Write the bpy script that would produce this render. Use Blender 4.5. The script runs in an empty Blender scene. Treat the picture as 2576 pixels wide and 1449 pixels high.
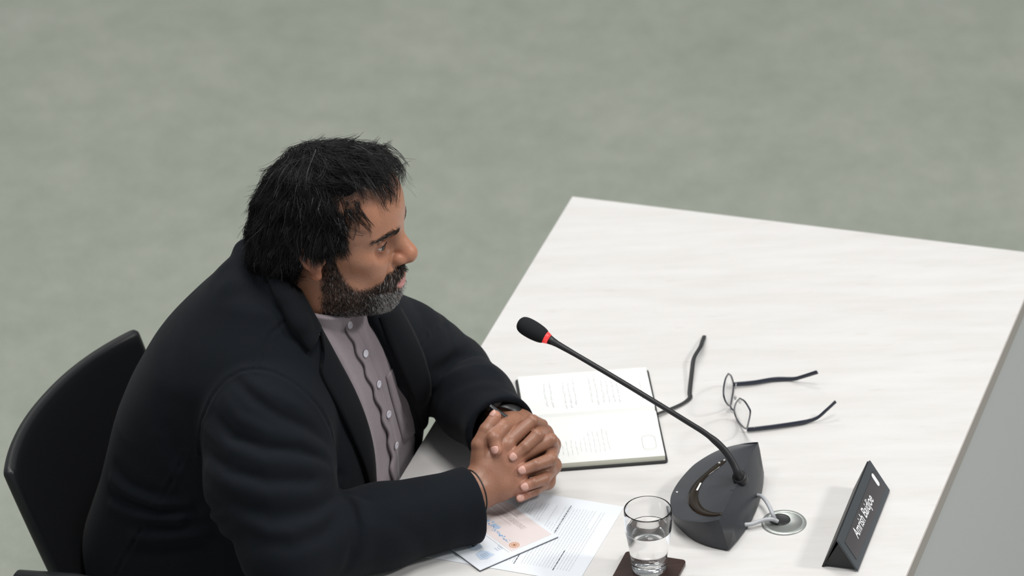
import bpy, bmesh, math, random
import numpy as np
from mathutils import Vector, Matrix
random.seed(7)
RNG = np.random.default_rng(7)
scene = bpy.context.scene
COL = scene.collection

# ------------------------------------------------------------------ camera
FPX, PITCH, ROLL = 11705.0, math.radians(30.266), math.radians(2.323)
CX, CY = 1288.0, 724.5
DZ = 0.74                                    # height of the desk top
CAM = np.array([0, -6.5, DZ + 3.761])
FW = np.array([0, math.cos(PITCH), -math.sin(PITCH)])
_UP = np.array([0, math.sin(PITCH), math.cos(PITCH)])
_X = np.array([1.0, 0, 0])
RT = math.cos(ROLL) * _X - math.sin(ROLL) * _UP
UPV = math.sin(ROLL) * _X + math.cos(ROLL) * _UP
# the desk's own directions: EU across the desk (the way the man faces), EV along it
AL = -0.32555
EU = np.array([math.cos(AL), math.sin(AL), 0])
EV = np.array([-EU[1], EU[0], 0])
EZ = np.array([0, 0, 1.0])

def ray(px, py):
    return FW + RT * (px - CX) / FPX - UPV * (py - CY) / FPX
def onz(px, py, z=DZ):                       # photo point -> point on a level plane
    d = ray(px, py)
    return CAM + d * ((z - CAM[2]) / d[2])
def onp(px, py, p0, n):                      # photo point -> point on any plane
    d = ray(px, py)
    return CAM + d * (((np.asarray(p0) - CAM) @ n) / (d @ n))
def atd(px, py, t):
    return CAM + ray(px, py) * t
def depth(p):
    return (np.asarray(p, float) - CAM) @ FW
def wor(q):                                  # (across, along, height) -> world
    q = np.asarray(q, float)
    return q[..., 0:1] * EU + q[..., 1:2] * EV + q[..., 2:3] * EZ
def loc(p):
    p = np.asarray(p, float)
    return np.stack([p @ EU, p @ EV, p @ EZ], -1)

cam_d = bpy.data.cameras.new('camera')
cam = bpy.data.objects.new('camera', cam_d)
COL.objects.link(cam)
cam_d.sensor_width = 36.0
cam_d.lens = FPX / 2576 * 36.0
M = Matrix.Identity(4)
for i in range(3):
    M[i][0], M[i][1], M[i][2], M[i][3] = RT[i], UPV[i], -FW[i], CAM[i]
cam.matrix_world = M
cam_d.clip_end = 60
cam_d.dof.use_dof = True
cam_d.dof.focus_distance = 6.72
cam_d.dof.aperture_fstop = 5.0
scene.camera = cam

# ------------------------------------------------------------------ materials
def mat(name, col=(.8, .8, .8), rough=.5, metal=0.0, spec=.5, **kw):
    m = bpy.data.materials.new(name)
    m.use_nodes = True
    b = m.node_tree.nodes['Principled BSDF']
    b.inputs['Base Color'].default_value = (*col, 1)
    b.inputs['Roughness'].default_value = rough
    b.inputs['Metallic'].default_value = metal
    b.inputs['Specular IOR Level'].default_value = spec
    for k, v in kw.items():
        b.inputs[k.replace('_', ' ')].default_value = v
    return m
def nodes(m):
    return m.node_tree.nodes, m.node_tree.links, m.node_tree.nodes['Principled BSDF']
def noise(m, scale, detail=4, rough=.55, vec='Object', stretch=None, rot=None):
    n, l, b = nodes(m)
    tc = n.new('ShaderNodeTexCoord')
    mp = n.new('ShaderNodeMapping')
    l.new(tc.outputs[vec], mp.inputs['Vector'])
    if stretch: mp.inputs['Scale'].default_value = stretch
    if rot: mp.inputs['Rotation'].default_value = rot
    t = n.new('ShaderNodeTexNoise')
    t.inputs['Scale'].default_value = scale
    t.inputs['Detail'].default_value = detail
    t.inputs['Roughness'].default_value = rough
    l.new(mp.outputs['Vector'], t.inputs['Vector'])
    return t
def ramp(m, fac, stops):
    n, l, b = nodes(m)
    r = n.new('ShaderNodeValToRGB')
    e = r.color_ramp.elements
    while len(e) < len(stops): e.new(.5)
    for el, (p, c) in zip(e, stops):
        el.position = p
        el.color = (*c, 1)
    l.new(fac, r.inputs['Fac'])
    return r
def mixc(m, fac, a, b_, blend='MIX'):
    n, l, b = nodes(m)
    x = n.new('ShaderNodeMix')
    x.data_type = 'RGBA'
    x.blend_type = blend
    for s, v in ((x.inputs['Factor'], fac), (x.inputs['A'], a), (x.inputs['B'], b_)):
        if hasattr(v, 'links'): l.new(v, s)
        elif isinstance(v, tuple): s.default_value = (*v, 1)
        else: s.default_value = v
    return x.outputs['Result']
def bump(m, hgt, strength=.3, dist=.001):
    n, l, b = nodes(m)
    x = n.new('ShaderNodeBump')
    x.inputs['Strength'].default_value = strength
    x.inputs['Distance'].default_value = dist
    l.new(hgt, x.inputs['Height'])
    l.new(x.outputs['Normal'], b.inputs['Normal'])
def setc(m, out):
    n, l, b = nodes(m)
    l.new(out, b.inputs['Base Color'])

# ------------------------------------------------------------------ objects
def tag(o, label=None, cat=None, group=None, kind=None):
    for k, v in (('label', label), ('category', cat), ('group', group), ('kind', kind)):
        if v: o[k] = v
    return o
def thing(name, at, label, cat, group=None):
    o = bpy.data.objects.new(name, None)
    COL.objects.link(o)
    o.location = at
    o.empty_display_size = .05
    return tag(o, label, cat, group)
def link(name, me, m, parent=None, smooth=False, label=None):
    for x in (m if isinstance(m, (list, tuple)) else [m]): me.materials.append(x)
    o = bpy.data.objects.new(name, me)
    COL.objects.link(o)
    if parent is not None:
        p = parent
        off = Vector((0, 0, 0))
        while p is not None:
            off += p.location
            p = p.parent
        me.transform(Matrix.Translation(-off))
        o.parent = parent
    if smooth:
        me.shade_smooth()
    if label: o['label'] = label
    return o
def mesh(name, vs, fs, m, parent=None, smooth=False, label=None):
    me = bpy.data.meshes.new(name)
    me.from_pydata([tuple(map(float, v)) for v in vs], [], [tuple(map(int, f)) for f in fs])
    bm = bmesh.new(); bm.from_mesh(me)
    bmesh.ops.recalc_face_normals(bm, faces=bm.faces)
    bm.to_mesh(me); bm.free()
    me.update()
    return link(name, me, m, parent, smooth, label)
def npmesh(name, V, F, m, parent=None, smooth=True, label=None, color=None):
    """big mesh from arrays; F quads or triangles, already wound outward"""
    me = bpy.data.meshes.new(name)
    V = np.ascontiguousarray(V, np.float32); F = np.ascontiguousarray(F, np.int32)
    k = F.shape[1]
    me.vertices.add(len(V)); me.vertices.foreach_set('co', V.ravel())
    me.loops.add(F.size); me.loops.foreach_set('vertex_index', F.ravel())
    me.polygons.add(len(F)); me.polygons.foreach_set('loop_start', np.arange(0, F.size, k, dtype=np.int32))
    me.update(calc_edges=True); me.validate()
    if color is not None:
        a = me.color_attributes.new('tint', 'FLOAT_COLOR', 'POINT')
        c = np.ones((len(V), 4), np.float32); c[:, :3] = color
        a.data.foreach_set('color', c.ravel())
    return link(name, me, m, parent, smooth, label)
def bev(o, w, seg=2):
    x = o.modifiers.new('bevel', 'BEVEL')
    x.width = w; x.segments = seg; x.limit_method = 'ANGLE'; x.angle_limit = math.radians(35)
    o.data.shade_smooth()
    n = o.modifiers.new('wn', 'WEIGHTED_NORMAL'); n.keep_sharp = True
    return o
def prism(name, poly_lo, poly_hi, m, parent=None, label=None):
    n = len(poly_lo)
    vs = list(poly_lo) + list(poly_hi)
    fs = [tuple(range(n))[::-1], tuple(range(n, 2 * n))] + [(i, (i + 1) % n, n + (i + 1) % n, n + i) for i in range(n)]
    return mesh(name, vs, fs, m, parent, False, label)
def slab(name, corners, thick, m, parent=None, label=None):
    """flat polygon given by its top corners, with real thickness downwards"""
    c = [np.asarray(p, float) for p in corners]
    return prism(name, [p - EZ * thick for p in c], c, m, parent, label)
def box_l(name, lo, hi, m, parent=None, label=None):
    """box along the desk's directions; lo/hi in (across, along, height)"""
    q = lambda z: [wor((a, b, z)) for a, b in ((lo[0], lo[1]), (hi[0], lo[1]), (hi[0], hi[1]), (lo[0], hi[1]))]
    return prism(name, q(lo[2]), q(hi[2]), m, parent, label)
def catmull(P, n):
    P = np.asarray(P, float)
    Q = np.vstack([2 * P[0] - P[1], P, 2 * P[-1] - P[-2]])
    out = []
    for i in range(1, len(Q) - 2):
        t = np.linspace(0, 1, n, endpoint=False)[:, None]
        a, b, c, d = Q[i - 1], Q[i], Q[i + 1], Q[i + 2]
        out.append(.5 * ((2 * b) + (-a + c) * t + (2 * a - 5 * b + 4 * c - d) * t ** 2 + (-a + 3 * b - 3 * c + d) * t ** 3))
    return np.vstack(out + [P[-1:]])
def sweep(P, R, ns=12, flat=None, closed=False, up=None):
    """tube along P with radii R; flat=(u,v) scales the section. returns V,F"""
    P = np.asarray(P, float); n = len(P)
    R = np.broadcast_to(np.asarray(R, float), (n,))
    if closed: T = np.roll(P, -1, 0) - np.roll(P, 1, 0)
    else: T = np.gradient(P, axis=0)
    T /= np.linalg.norm(T, axis=1)[:, None] + 1e-12
    ref = np.array([0, 0, 1.0]) if up is None else np.asarray(up, float)
    if up is None and abs(T[0] @ ref) > .9: ref = np.array([1.0, 0, 0])
    N = []
    v = ref
    for t in T:
        w = (ref if up is not None else v)
        w = w - t * (w @ t)
        w /= np.linalg.norm(w) + 1e-12
        N.append(w); v = w
    N = np.array(N); Bn = np.cross(T, N)
    a = np.linspace(0, 2 * np.pi, ns, endpoint=False)
    fu, fv = flat or (1, 1)
    V = P[:, None] + R[:, None, None] * (N[:, None] * (np.cos(a) * fu)[None, :, None] + Bn[:, None] * (np.sin(a) * fv)[None, :, None])
    V = V.reshape(-1, 3)
    F = []
    rng = n if closed else n - 1
    for i in range(rng):
        j = (i + 1) % n
        for k in range(ns):
            F.append((i * ns + k, i * ns + (k + 1) % ns, j * ns + (k + 1) % ns, j * ns + k))
    if not closed:
        F.append(tuple(range(ns))[::-1]); F.append(tuple(range((n - 1) * ns, n * ns)))
    return V, F
def tube(name, P, R, m, parent=None, ns=12, smooth=True, label=None, **kw):
    V, F = sweep(P, R, ns, **kw)
    return mesh(name, V, F, m, parent, smooth, label)
def lathe(name, prof, centre, m, parent=None, ns=48, axis=None, smooth=True, label=None):
    """prof: (radius, height) list, closed into a solid of revolution"""
    c = np.asarray(centre, float)
    ax = EZ if axis is None else np.asarray(axis, float) / np.linalg.norm(axis)
    e1 = np.cross(ax, [0, 1, 0] if abs(ax[1]) < .9 else [1, 0, 0]); e1 /= np.linalg.norm(e1)
    e2 = np.cross(ax, e1)
    vs, fs = [], []
    idx = []
    for r, h in prof:
        if r < 1e-6:
            idx.append([len(vs)]); vs.append(c + ax * h)
        else:
            idx.append(list(range(len(vs), len(vs) + ns)))
            for k in range(ns):
                t = 2 * math.pi * k / ns
                vs.append(c + ax * h + r * (e1 * math.cos(t) + e2 * math.sin(t)))
    for A, B_ in zip(idx[:-1], idx[1:]):
        for k in range(ns):
            q = [A[k % len(A)], A[(k + 1) % len(A)], B_[(k + 1) % len(B_)], B_[k % len(B_)]]
            q = list(dict.fromkeys(q))
            if len(q) > 2: fs.append(tuple(q))
    return mesh(name, vs, fs, m, parent, smooth, label)
def join_vf(parts):
    V, F = [], []
    for v, f in parts:
        o = len(V)
        V += [tuple(x) for x in v]
        F += [tuple(i + o for i in q) for q in f]
    return V, F
# ------------------------------------------------------------------ room
carpet = mat('carpet', rough=.95, spec=.1)
t1 = noise(carpet, 3.0, 5, .6)
t2 = noise(carpet, 14.0, 6, .7, stretch=(1, .8, 1))
t3 = noise(carpet, 260.0, 3, .7)
c1 = ramp(carpet, t1.outputs['Fac'], [(.3, (.326, .350, .298)), (.7, (.376, .395, .345))])
c2 = ramp(carpet, t2.outputs['Fac'], [(.3, (.86, .87, .86)), (.7, (1.0, 1.0, 1.0))])
c3 = ramp(carpet, t3.outputs['Fac'], [(.3, (.80, .80, .80)), (.7, (1.0, 1.0, 1.0))])
setc(carpet, mixc(carpet, 1.0, mixc(carpet, 1.0, c1.outputs['Color'], c2.outputs['Color'], 'MULTIPLY'), c3.outputs['Color'], 'MULTIPLY'))
bump(carpet, t3.outputs['Fac'], .5, .003)
fl = prism('floor', [(-5, -3.5, -.1), (5, -3.5, -.1), (5, 6.5, -.1), (-5, 6.5, -.1)], [(-5, -3.5, 0), (5, -3.5, 0), (5, 6.5, 0), (-5, 6.5, 0)], carpet)
tag(fl, kind='structure')
wall_m = mat('wall_paint', (.45, .46, .45), .8)
wb = prism('wall_back', [(-5, 6.4, 0), (5, 6.4, 0), (5, 6.5, 0), (-5, 6.5, 0)], [(-5, 6.4, 6), (5, 6.4, 6), (5, 6.5, 6), (-5, 6.5, 6)], wall_m)
tag(wb, kind='structure')

# ------------------------------------------------------------------ desk
wood = mat('whitewashed_wood', rough=.42, spec=.35)
RZ = (0, 0, -AL)
g1 = noise(wood, 1.0, 8, .62, stretch=(5.0, 26, 8), rot=RZ)
g2 = noise(wood, 1.0, 4, .6, stretch=(1.6, 9, 4), rot=RZ)
g3 = noise(wood, 1.0, 3, .6, stretch=(12, 60, 8), rot=RZ)
w1 = ramp(wood, g1.outputs['Fac'], [(.30, (.600, .584, .566)), (.55, (.640, .628, .614)), (.72, (.662, .652, .640))])
w2 = ramp(wood, g2.outputs['Fac'], [(.32, (.955, .952, .95)), (.62, (1, 1, 1))])
w3 = ramp(wood, g3.outputs['Fac'], [(.26, (.90, .885, .875)), (.36, (1, 1, 1))])
setc(wood, mixc(wood, .8, mixc(wood, 1.0, w1.outputs['Color'], w2.outputs['Color'], 'MULTIPLY'), w3.outputs['Color'], 'MULTIPLY'))
edge_m = mat('taupe_edge', (.40, .365, .34), .5)
panel_m = mat('grey_panel', (.56, .565, .57), .45)
steel_dark = mat('dark_steel', (.05, .05, .055), .4, .6)

A0, A1, B0, B1 = .024, .819, -1.75, .26
desk = thing('desk', wor((A0, .26, 0)) , 'pale whitewashed wooden desk with taupe front edge and grey front panel', 'desk')
top = box_l('desk_top', (A0, B0, DZ - .028), (A1 - .0015, B1, DZ), wood, desk); bev(top, .0012)
eb = box_l('edge_band', (A1 - .0015, B0, DZ - .028), (A1, B1, DZ - .0004), edge_m, desk, 'taupe edge band')
box_l('modesty_panel', (A1 - .024, B0 + .002, .12), (A1 - .003, B1 - .002, DZ - .028), panel_m, desk, 'grey front panel')
for a_, b_ in ((A0 + .05, B1 - .10), (A0 + .05, B0 + .10), (A1 - .09, B1 - .10), (A1 - .09, B0 + .10)):
    bev(box_l('leg', (a_, b_ - .03, 0), (a_ + .05, b_ + .03, DZ - .028), steel_dark, desk), .003)

# grommet let into the desk top, with a dark cable hole
brushed = mat('brushed_metal', (.42, .44, .42), .45, .75)
black_pl = mat('black_plastic', (.012, .012, .013), .45)
gc = onz(1972, 1316)
ringo = lathe('cable_grommet', [(0, .0005), (.026, .0005), (.0265, .0022), (.0285, .0030), (.0325, .0022), (.0335, .0003), (.0335, -.001), (0, -.001)], gc, brushed, desk, 64, label='round brushed metal cable grommet')
hc = onz(1962, 1308)
lathe('cable_hole', [(0, .0012), (.0125, .0012), (.0140, .0022), (.0155, .0012), (.0155, .0004), (0, .0004)], hc, black_pl, ringo, 40, label='dark cable hole')

# ------------------------------------------------------------------ sheet, booklet
paper = mat('white_paper', (.68, .71, .75), .6, spec=.25)
paper_warm = mat('page_paper', (.74, .75, .73), .65, spec=.2)
ink = mat('grey_ink', (.42, .45, .49), .8, spec=.1)
ink_d = mat('dark_ink', (.10, .11, .13), .8, spec=.1)
def quadm(o, ex, ey, x0, y0, x1, y1, z):
    return [o + ex * x + ey * y + EZ * z for x, y in ((x0, y0), (x1, y0), (x1, y1), (x0, y1))]
def text_lines(name, o, ex, ey, rows, z, m, parent, label=None):
    """rows: (x0, x1, y, height): broken up into words; unreadable greeked print"""
    V, F = [], []
    for x0, x1, y, h in rows:
        x = x0
        while x < x1:
            w = min(random.uniform(.0018, .0085), x1 - x)
            n = len(V)
            V += quadm(o, ex, ey, x, y, x + w, y + h, z)
            F.append((n, n + 1, n + 2, n + 3))
            x += w + .0011
    return mesh(name, V, F, m, parent, label=label)
p0, p1 = onz(1570, 1276), onz(1454, 1467)
ex = (p1 - p0) / np.linalg.norm(p1 - p0)              # along a text line
ex = -ex                                             # text reads from near to far
ey = np.cross(EZ, ex)                                # up the page
sh = thing('printed_sheet', p1, 'white sheet of small print lying flat under the booklet', 'paper')
o_ = p1
# page: x 0..0.21 along ex, y 0..0.297 towards the man
if ey @ EU > 0: ey = -ey
pg = slab('page', [o_ + EZ * .0008 + ex * x + ey * y for x, y in ((0, 0), (.21, 0), (.21, .297), (0, .297))], .0006, paper, sh)
rows = []
y = .022
while y < .275:
    k = (y - .022) / .253
    if not (.30 < k < .33 or .62 < k < .66):
        rows.append((.024, random.choice([.186, .186, .186, .14, .184]), y, .0008))
    y += .0046
text_lines('printed_text', o_, ex, ey, rows, .00085, ink, pg)
for hd_ in ((.02, .075, .045, .0017), (.02, .11, .105, .0017), (.10, .19, .075, .0016), (.02, .09, .165, .0017), (.125, .165, .20, .0018)):
    text_lines('printed_heading', o_, ex, ey, [hd_], .00088, ink_d, pg)

bk = [onz(*p, DZ + .004) for p in ((1404, 1349), (1207, 1434))]
bx = (bk[0] - bk[1]) / np.linalg.norm(bk[0] - bk[1])
by = np.cross(EZ, bx)
bo = thing('booklet', bk[1], 'thin pale pink and blue printed booklet lying on the white sheet by the cuff', 'booklet')
BW, BH = .1425, .21
def bpt(x, y, z): return bk[1] + bx * x + by * y + EZ * z
cov = slab('cover', [bpt(x, y, 0) for x, y in ((0, 0), (BW, 0), (BW, BH), (0, BH))], .0012, paper, bo)
slab('inner_pages', [bpt(x, y, -.0013) for x, y in ((.001, .0006), (BW - .001, .0006), (BW - .001, BH - .001), (.001, BH - .001))], .0018, mat('booklet_back', (.05, .05, .06), .5), bo, 'dark back cover edge')
pink = mat('pink_print', (.66, .59, .58), .6)
blue = mat('pale_blue_print', (.36, .48, .64), .6)
mblue = mat('blue_print', (.20, .36, .58), .6)
orange = mat('orange_print', (.55, .27, .14), .6)
def patch(name, pts, m, z, parent=cov, label=None):
    n = len(pts)
    return mesh(name, [bpt(x, y, z) for x, y in pts], [tuple(range(n))], m, parent, label=label)
patch('pink_field', [(.064, .010), (.137, .010), (.137, .204), (.064, .204)], pink, .00012, label='pale pink upper field')
V, F = [], []
def strip(x0, y0, x1, y1):
    n = len(V)
    V.extend(bpt(x, y, .00022) for x, y in ((x0, y0), (x1, y0), (x1, y1), (x0, y1)))
    F.append((n, n + 1, n + 2, n + 3))
for k in range(5):                                   # paragraph running along the booklet
    x = .1105 + k * .0019
    yy = .047 + .004 * (k % 2)
    while yy < .17:
        w = random.uniform(.003, .009); strip(x, yy, x + .0007, min(yy + w, .17)); yy += w + .0013
strip(.1243, .0775, .1252, .150)
strip(.1046, .067, .1051, .16)
strip(.0600, .0105, .0604, .16)
mesh('printed_text', V, F, mat('brown_ink', (.36, .30, .30), .7), cov)
V, F = [], []
def blob(cx_, cy_, r, n=9, z=.00024):
    i = len(V)
    V.extend(bpt(cx_ + r * math.cos(t) * random.uniform(.7, 1.2), cy_ + r * math.sin(t) * random.uniform(.7, 1.2), z) for t in np.linspace(0, 2 * math.pi, n, endpoint=False))
    F.append(tuple(range(i, i + n)))
for k in range(34):
    y = .034 + k * .0021 + random.uniform(-.0006, .0006)
    blob(.0745 + random.uniform(0, .006) + .004 * (k > 20), y, random.uniform(.0009, .0019), 7)
mesh('drawn_figures', V, F, mblue, cov, label='row of small blue drawn figures')
V, F = [], []
for k in range(9): blob(.080 + random.uniform(0, .010), .075 + k * .008, random.uniform(.003, .0055), z=.00018)
mesh('drawn_scene', V, F, blue, cov, label='pale blue drawn shapes')
V, F = [], []
WX, WY = .0775, .0215
for r0, r1 in ((.0078, .0066), (.0046, .0036)):
    n = 28; i = len(V)
    for t in np.linspace(0, 2 * math.pi, n, endpoint=False):
        for r in (r0, r1): V.append(bpt(WX + r * math.cos(t), WY + r * math.sin(t), .00026))
    F += [(i + 2 * k, i + 2 * ((k + 1) % n), i + 2 * ((k + 1) % n) + 1, i + 2 * k + 1) for k in range(n)]
for t in np.linspace(0, math.pi, 5, endpoint=False):
    i = len(V); c, s_ = math.cos(t), math.sin(t)
    V += [bpt(WX + a * .0076 * c + w * -s_ * .0005, WY + a * .0076 * s_ + w * c * .0005, .00027) for a, w in ((-1, -1), (1, -1), (1, 1), (-1, 1))]
    F.append((i, i + 1, i + 2, i + 3))
mesh('drawn_wheel', V, F, orange, cov, label='small orange drawn wheel')
pblue = mat('faint_blue_print', (.48, .57, .70), .6)
for cx_, cy_, rx_, ry_ in ((.0285, .029, .012, .0125), (.0300, .060, .010, .016)):
    V, F = [], []
    V.extend(bpt(cx_ + x, cy_ + y, .00018) for x, y in ((-rx_, -ry_ * .6), (-rx_ * .3, -ry_), (rx_, -ry_ * .8), (rx_ * .8, ry_ * .3), (rx_ * .2, ry_), (-rx_ * .8, ry_ * .7)))
    F.append(tuple(range(6)))
    mesh('badge_print', V, F, pblue, cov, label='pale blue badge shape')
V, F = [], []
for k in range(4): strip(.023 + k * .0035, .022, .0242 + k * .0035, .022 + random.uniform(.008, .014))
for k in range(3): strip(.050 + k * .004, .024, .0508 + k * .004, .024 + random.uniform(.008, .013))
mesh('caption_print', V, F, mat('blue_ink', (.28, .35, .48), .7), cov)
V, F = [], []
blob(.0290, .0572, .0021)
mesh('dot_print', V, F, ink_d, cov)

# ------------------------------------------------------------------ notebook
nb_o = onz(1681, 1166)
e1 = onz(1631, 934) - nb_o; e1 /= np.linalg.norm(e1)          # across the spread, away
e2 = -np.cross(EZ, e1); e2 = np.cross(EZ, e1)                 # towards the man
if e2 @ EU > 0: e2 = -e2
nb = thing('open_notebook', nb_o, 'open black-covered notebook with handwritten cream pages beside the clasped hands', 'notebook')
def npnt(x, y, z): return nb_o + e1 * x + e2 * y + EZ * z
SP = float(np.linalg.norm(onz(1631, 934) - nb_o)); HH = .208; MID = SP * .51
def rrect(x0, y0, x1, y1, r, corners=(1, 1, 1, 1), n=5):
    out = []
    for (cx_, cy_, a0, k) in ((x1 - r, y1 - r, 0, 0), (x0 + r, y1 - r, 90, 1), (x0 + r, y0 + r, 180, 2), (x1 - r, y0 + r, 270, 3)):
        if corners[k]:
            out += [(cx_ + r * math.cos(math.radians(a0 + 90 * i / n)), cy_ + r * math.sin(math.radians(a0 + 90 * i / n))) for i in range(n + 1)]
        else:
            out.append((x1 if k in (0, 3) else x0, y1 if k in (0, 1) else y0))
    return out
black_cov = mat('black_cover', (.02, .021, .022), .5)
cvr = slab('cover', [npnt(x, y, .0034) for x, y in rrect(0, 0, SP, HH, .006)], .003, black_cov, nb)
edge_p = mat('page_edges', (.72, .72, .62), .7)
# right-hand block (near) thick, far block thin; each with a softly arched top
def page_block(name, x0, x1, y0, y1, hg, hedge):
    n = 26
    V, F = [], []
    for i in range(n + 1):
        t = (i / n) ** 1.6 if x1 > MID + .01 else 1 - (1 - i / n) ** 1.6
        x = x0 + (x1 - x0) * t
        k = abs(x - MID) / abs(x1 - x0 if x0 < MID else x1 - x0)
        z = .0035 + (hg + (hedge - hg) * min(1, k * 1.0)) + .0018 * math.sin(min(1, k * 3) * math.pi) - .0062 * math.exp(-(k * 26) ** 2)
        V += [npnt(x, y0, .0035), npnt(x, y0, z), npnt(x, y1, z), npnt(x, y1, .0035)]
    for i in range(n):
        a, b = 4 * i, 4 * i + 4
        F += [(a + 1, b + 1, b + 2, a + 2), (a, a + 1, b + 1, b)[::-1], (a + 3, a + 2, b + 2, b + 3), (a, b, b + 3, a + 3)]
    F += [(0, 3, 2, 1), (4 * n, 4 * n + 1, 4 * n + 2, 4 * n + 3)]
    o = mesh(name, V, F, [paper_warm, edge_p], nb)
    for p in o.data.polygons:
        if abs(p.normal.z) < .5: p.material_index = 1
    return o
near_pg = page_block('page_block', .004, MID, .004, HH - .004, .0105, .0085)
far_pg = page_block('page_block', MID, SP - .004, .004, HH - .004, .0105, .0065)
# handwriting: little pen loops in lines, far page; sparse lines and a printed stamp on the near page
def scribble(name, spans, parent, m, z, r=.00022, label=None):
    parts = []
    for (y, x0, x1, amp) in spans:
        n = max(8, int(abs(x1 - x0) / .0012))
        t = np.linspace(0, 1, n)
        xx = x0 + (x1 - x0) * t
        yy = y + amp * np.convolve(RNG.normal(0, .8, n + 2), [.3, .5, .3], 'valid')
        P = np.array([npnt(a, b, z) for a, b in zip(xx, yy)])
        parts.append(sweep(P, r, 4))
    V, F = join_vf(parts)
    return mesh(name, V, F, m, parent, label=label)
pen = mat('pen_ink', (.36, .39, .45), .7)
sp = []
for y in (.020, .055, .063, .071, .079, .088, .097, .122, .130, .138, .158, .167):
    x = MID + random.uniform(.012, .03)
    xe = SP - random.uniform(.014, .05)
    while x < xe:
        w = random.uniform(.006, .018); sp.append((y, x, min(x + w, xe), .0013)); x += w + .004
scribble('handwriting', sp, far_pg, pen, .0156)
sp = []
for k in range(12):
    y = .085 + k * .007
    x = .02 + random.uniform(0, .01)
    while x < MID - .05 - .004 * k:
        w = random.uniform(.006, .016); sp.append((y, x, x + w, .0008)); x += w + .004
scribble('handwriting', sp, near_pg, mat('faint_ink', (.60, .62, .64), .7), .0150)
sq = np.array([npnt(x, y, .0146) for x, y in rrect(.022, .014, .062, .034, .009)])
V, F = sweep(sq, .0003, 4, closed=True)
mesh('stamped_box', V, F, mat('stamp_ink', (.56, .58, .57), .7), near_pg)
# elastic band / ribbon, black, kinked across the desk
rb = np.array([onz(*p, z) for p, z in (((1654, 1041), DZ + .006), ((1690, 1027), DZ + .004), ((1720, 1013), DZ + .003), ((1736, 999), DZ + .003), ((1735, 985), DZ + .004),
     ((1741, 930), DZ + .009), ((1746, 900), DZ + .012), ((1762, 872), DZ + .012), ((1767, 858), DZ + .008), ((1772, 845), DZ + .003))])
rb = catmull(rb, 6)
tube('ribbon', rb, .0034, black_cov, nb, 8, flat=(.35, 1.0), up=(0, 0, 1), label='kinked black ribbon bookmark')
# ------------------------------------------------------------------ conference microphone
mic_grey = mat('charcoal_plastic', (.028, .031, .037), .42, spec=.45)
tt = noise(mic_grey, 900, 2); bump(mic_grey, tt.outputs['Fac'], .25, .0003)
mic_dark = mat('matt_black_plastic', (.012, .012, .014), .5)
gloss_br = mat('glossy_brown_black', (.018, .011, .006), .12)
MB0 = onz(1834, 1384)
mic = thing('conference_microphone', MB0, 'charcoal half-moon conference microphone with a long gooseneck and red ring', 'microphone')
# rim of the top face, from the far tip round the curved side to the near corner (photo point, height)
rim = [((1907, 1112), .056), ((1894, 1112.5), .055), ((1873, 1115), .0535), ((1852, 1119), .052), ((1830, 1124.5), .050), ((1809, 1131.7), .0478), ((1792, 1139.5), .0458), ((1775, 1149), .0435), ((1758, 1160), .041), ((1741, 1173), .0385),
       ((1719, 1196.5), .0345), ((1704, 1216), .0315), ((1694, 1233), .0295), ((1688, 1247), .028), ((1686, 1260), .027), ((1687, 1275), .027), ((1692, 1293), .028), ((1704, 1304), .030), ((1724, 1310), .033), ((1752, 1313), .039), ((1780, 1313), .046), ((1809, 1307), .053)]
RT_ = np.array([onz(*p, DZ + h) for p, h in rim])
bot = {14: (1690, 1287), 15: (1690, 1296), 16: (1695, 1311), 17: (1704, 1323), 18: (1722, 1341), 19: (1748, 1359), 20: (1787, 1374), 21: (1834, 1384)}
cen = RT_.mean(0)
RB_ = []
for i, p in enumerate(RT_):
    if i in bot: q = onz(*bot[i], DZ + .003)
    elif i == 0: q = onz(1922, 1190, DZ + .003)
    else:
        q = p + (cen - p) * .05; q[2] = DZ + .003
    RB_.append(q)
RB_ = np.array(RB_)
# smooth the hidden far side between tip and visible part
for _ in range(6):
    for i in range(1, 14):
        RB_[i, :2] = .5 * RB_[i, :2] + .25 * (RB_[i - 1, :2] + RB_[i + 1, :2])
RT_, RB_ = catmull(RT_, 3), catmull(RB_, 3)
n = len(RT_)
V, F = [], []
for i in range(n):
    up_, dn = RT_[i], RB_[i]
    V += [tuple(dn), tuple(dn * .25 + up_ * .75 + (up_ - cen) * np.array([.006, .006, 0])), tuple(up_)]
for i in range(n - 1):
    for k in range(2):
        a, b = 3 * i + k, 3 * (i + 1) + k
        F.append((a, b, b + 1, a + 1))
# top: grid between rim and chord, slightly dished
NC = 8
chord = lambda t: RT_[0] * (1 - t) + RT_[-1] * t
base_i = len(V)
for i in range(n):
    # each rim point is paired with a point on the chord ridge
    t = np.clip(((RT_[i] - RT_[0]) @ (RT_[-1] - RT_[0])) / ((RT_[-1] - RT_[0]) @ (RT_[-1] - RT_[0])), 0, 1)
    c = chord(t)
    for j in range(1, NC + 1):
        s = j / NC
        p = RT_[i] * (1 - s) + c * s
        p = p - EZ * .0035 * math.sin(math.pi * s) * min(1, i / 2, (n - 1 - i) / 2)
        V.append(tuple(p))
def tv(i, j): return 3 * i + 2 if j == 0 else base_i + i * NC + j - 1
for i in range(n - 1):
    for j in range(NC):
        F.append((tv(i, j), tv(i + 1, j), tv(i + 1, j + 1), tv(i, j + 1)))
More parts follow.
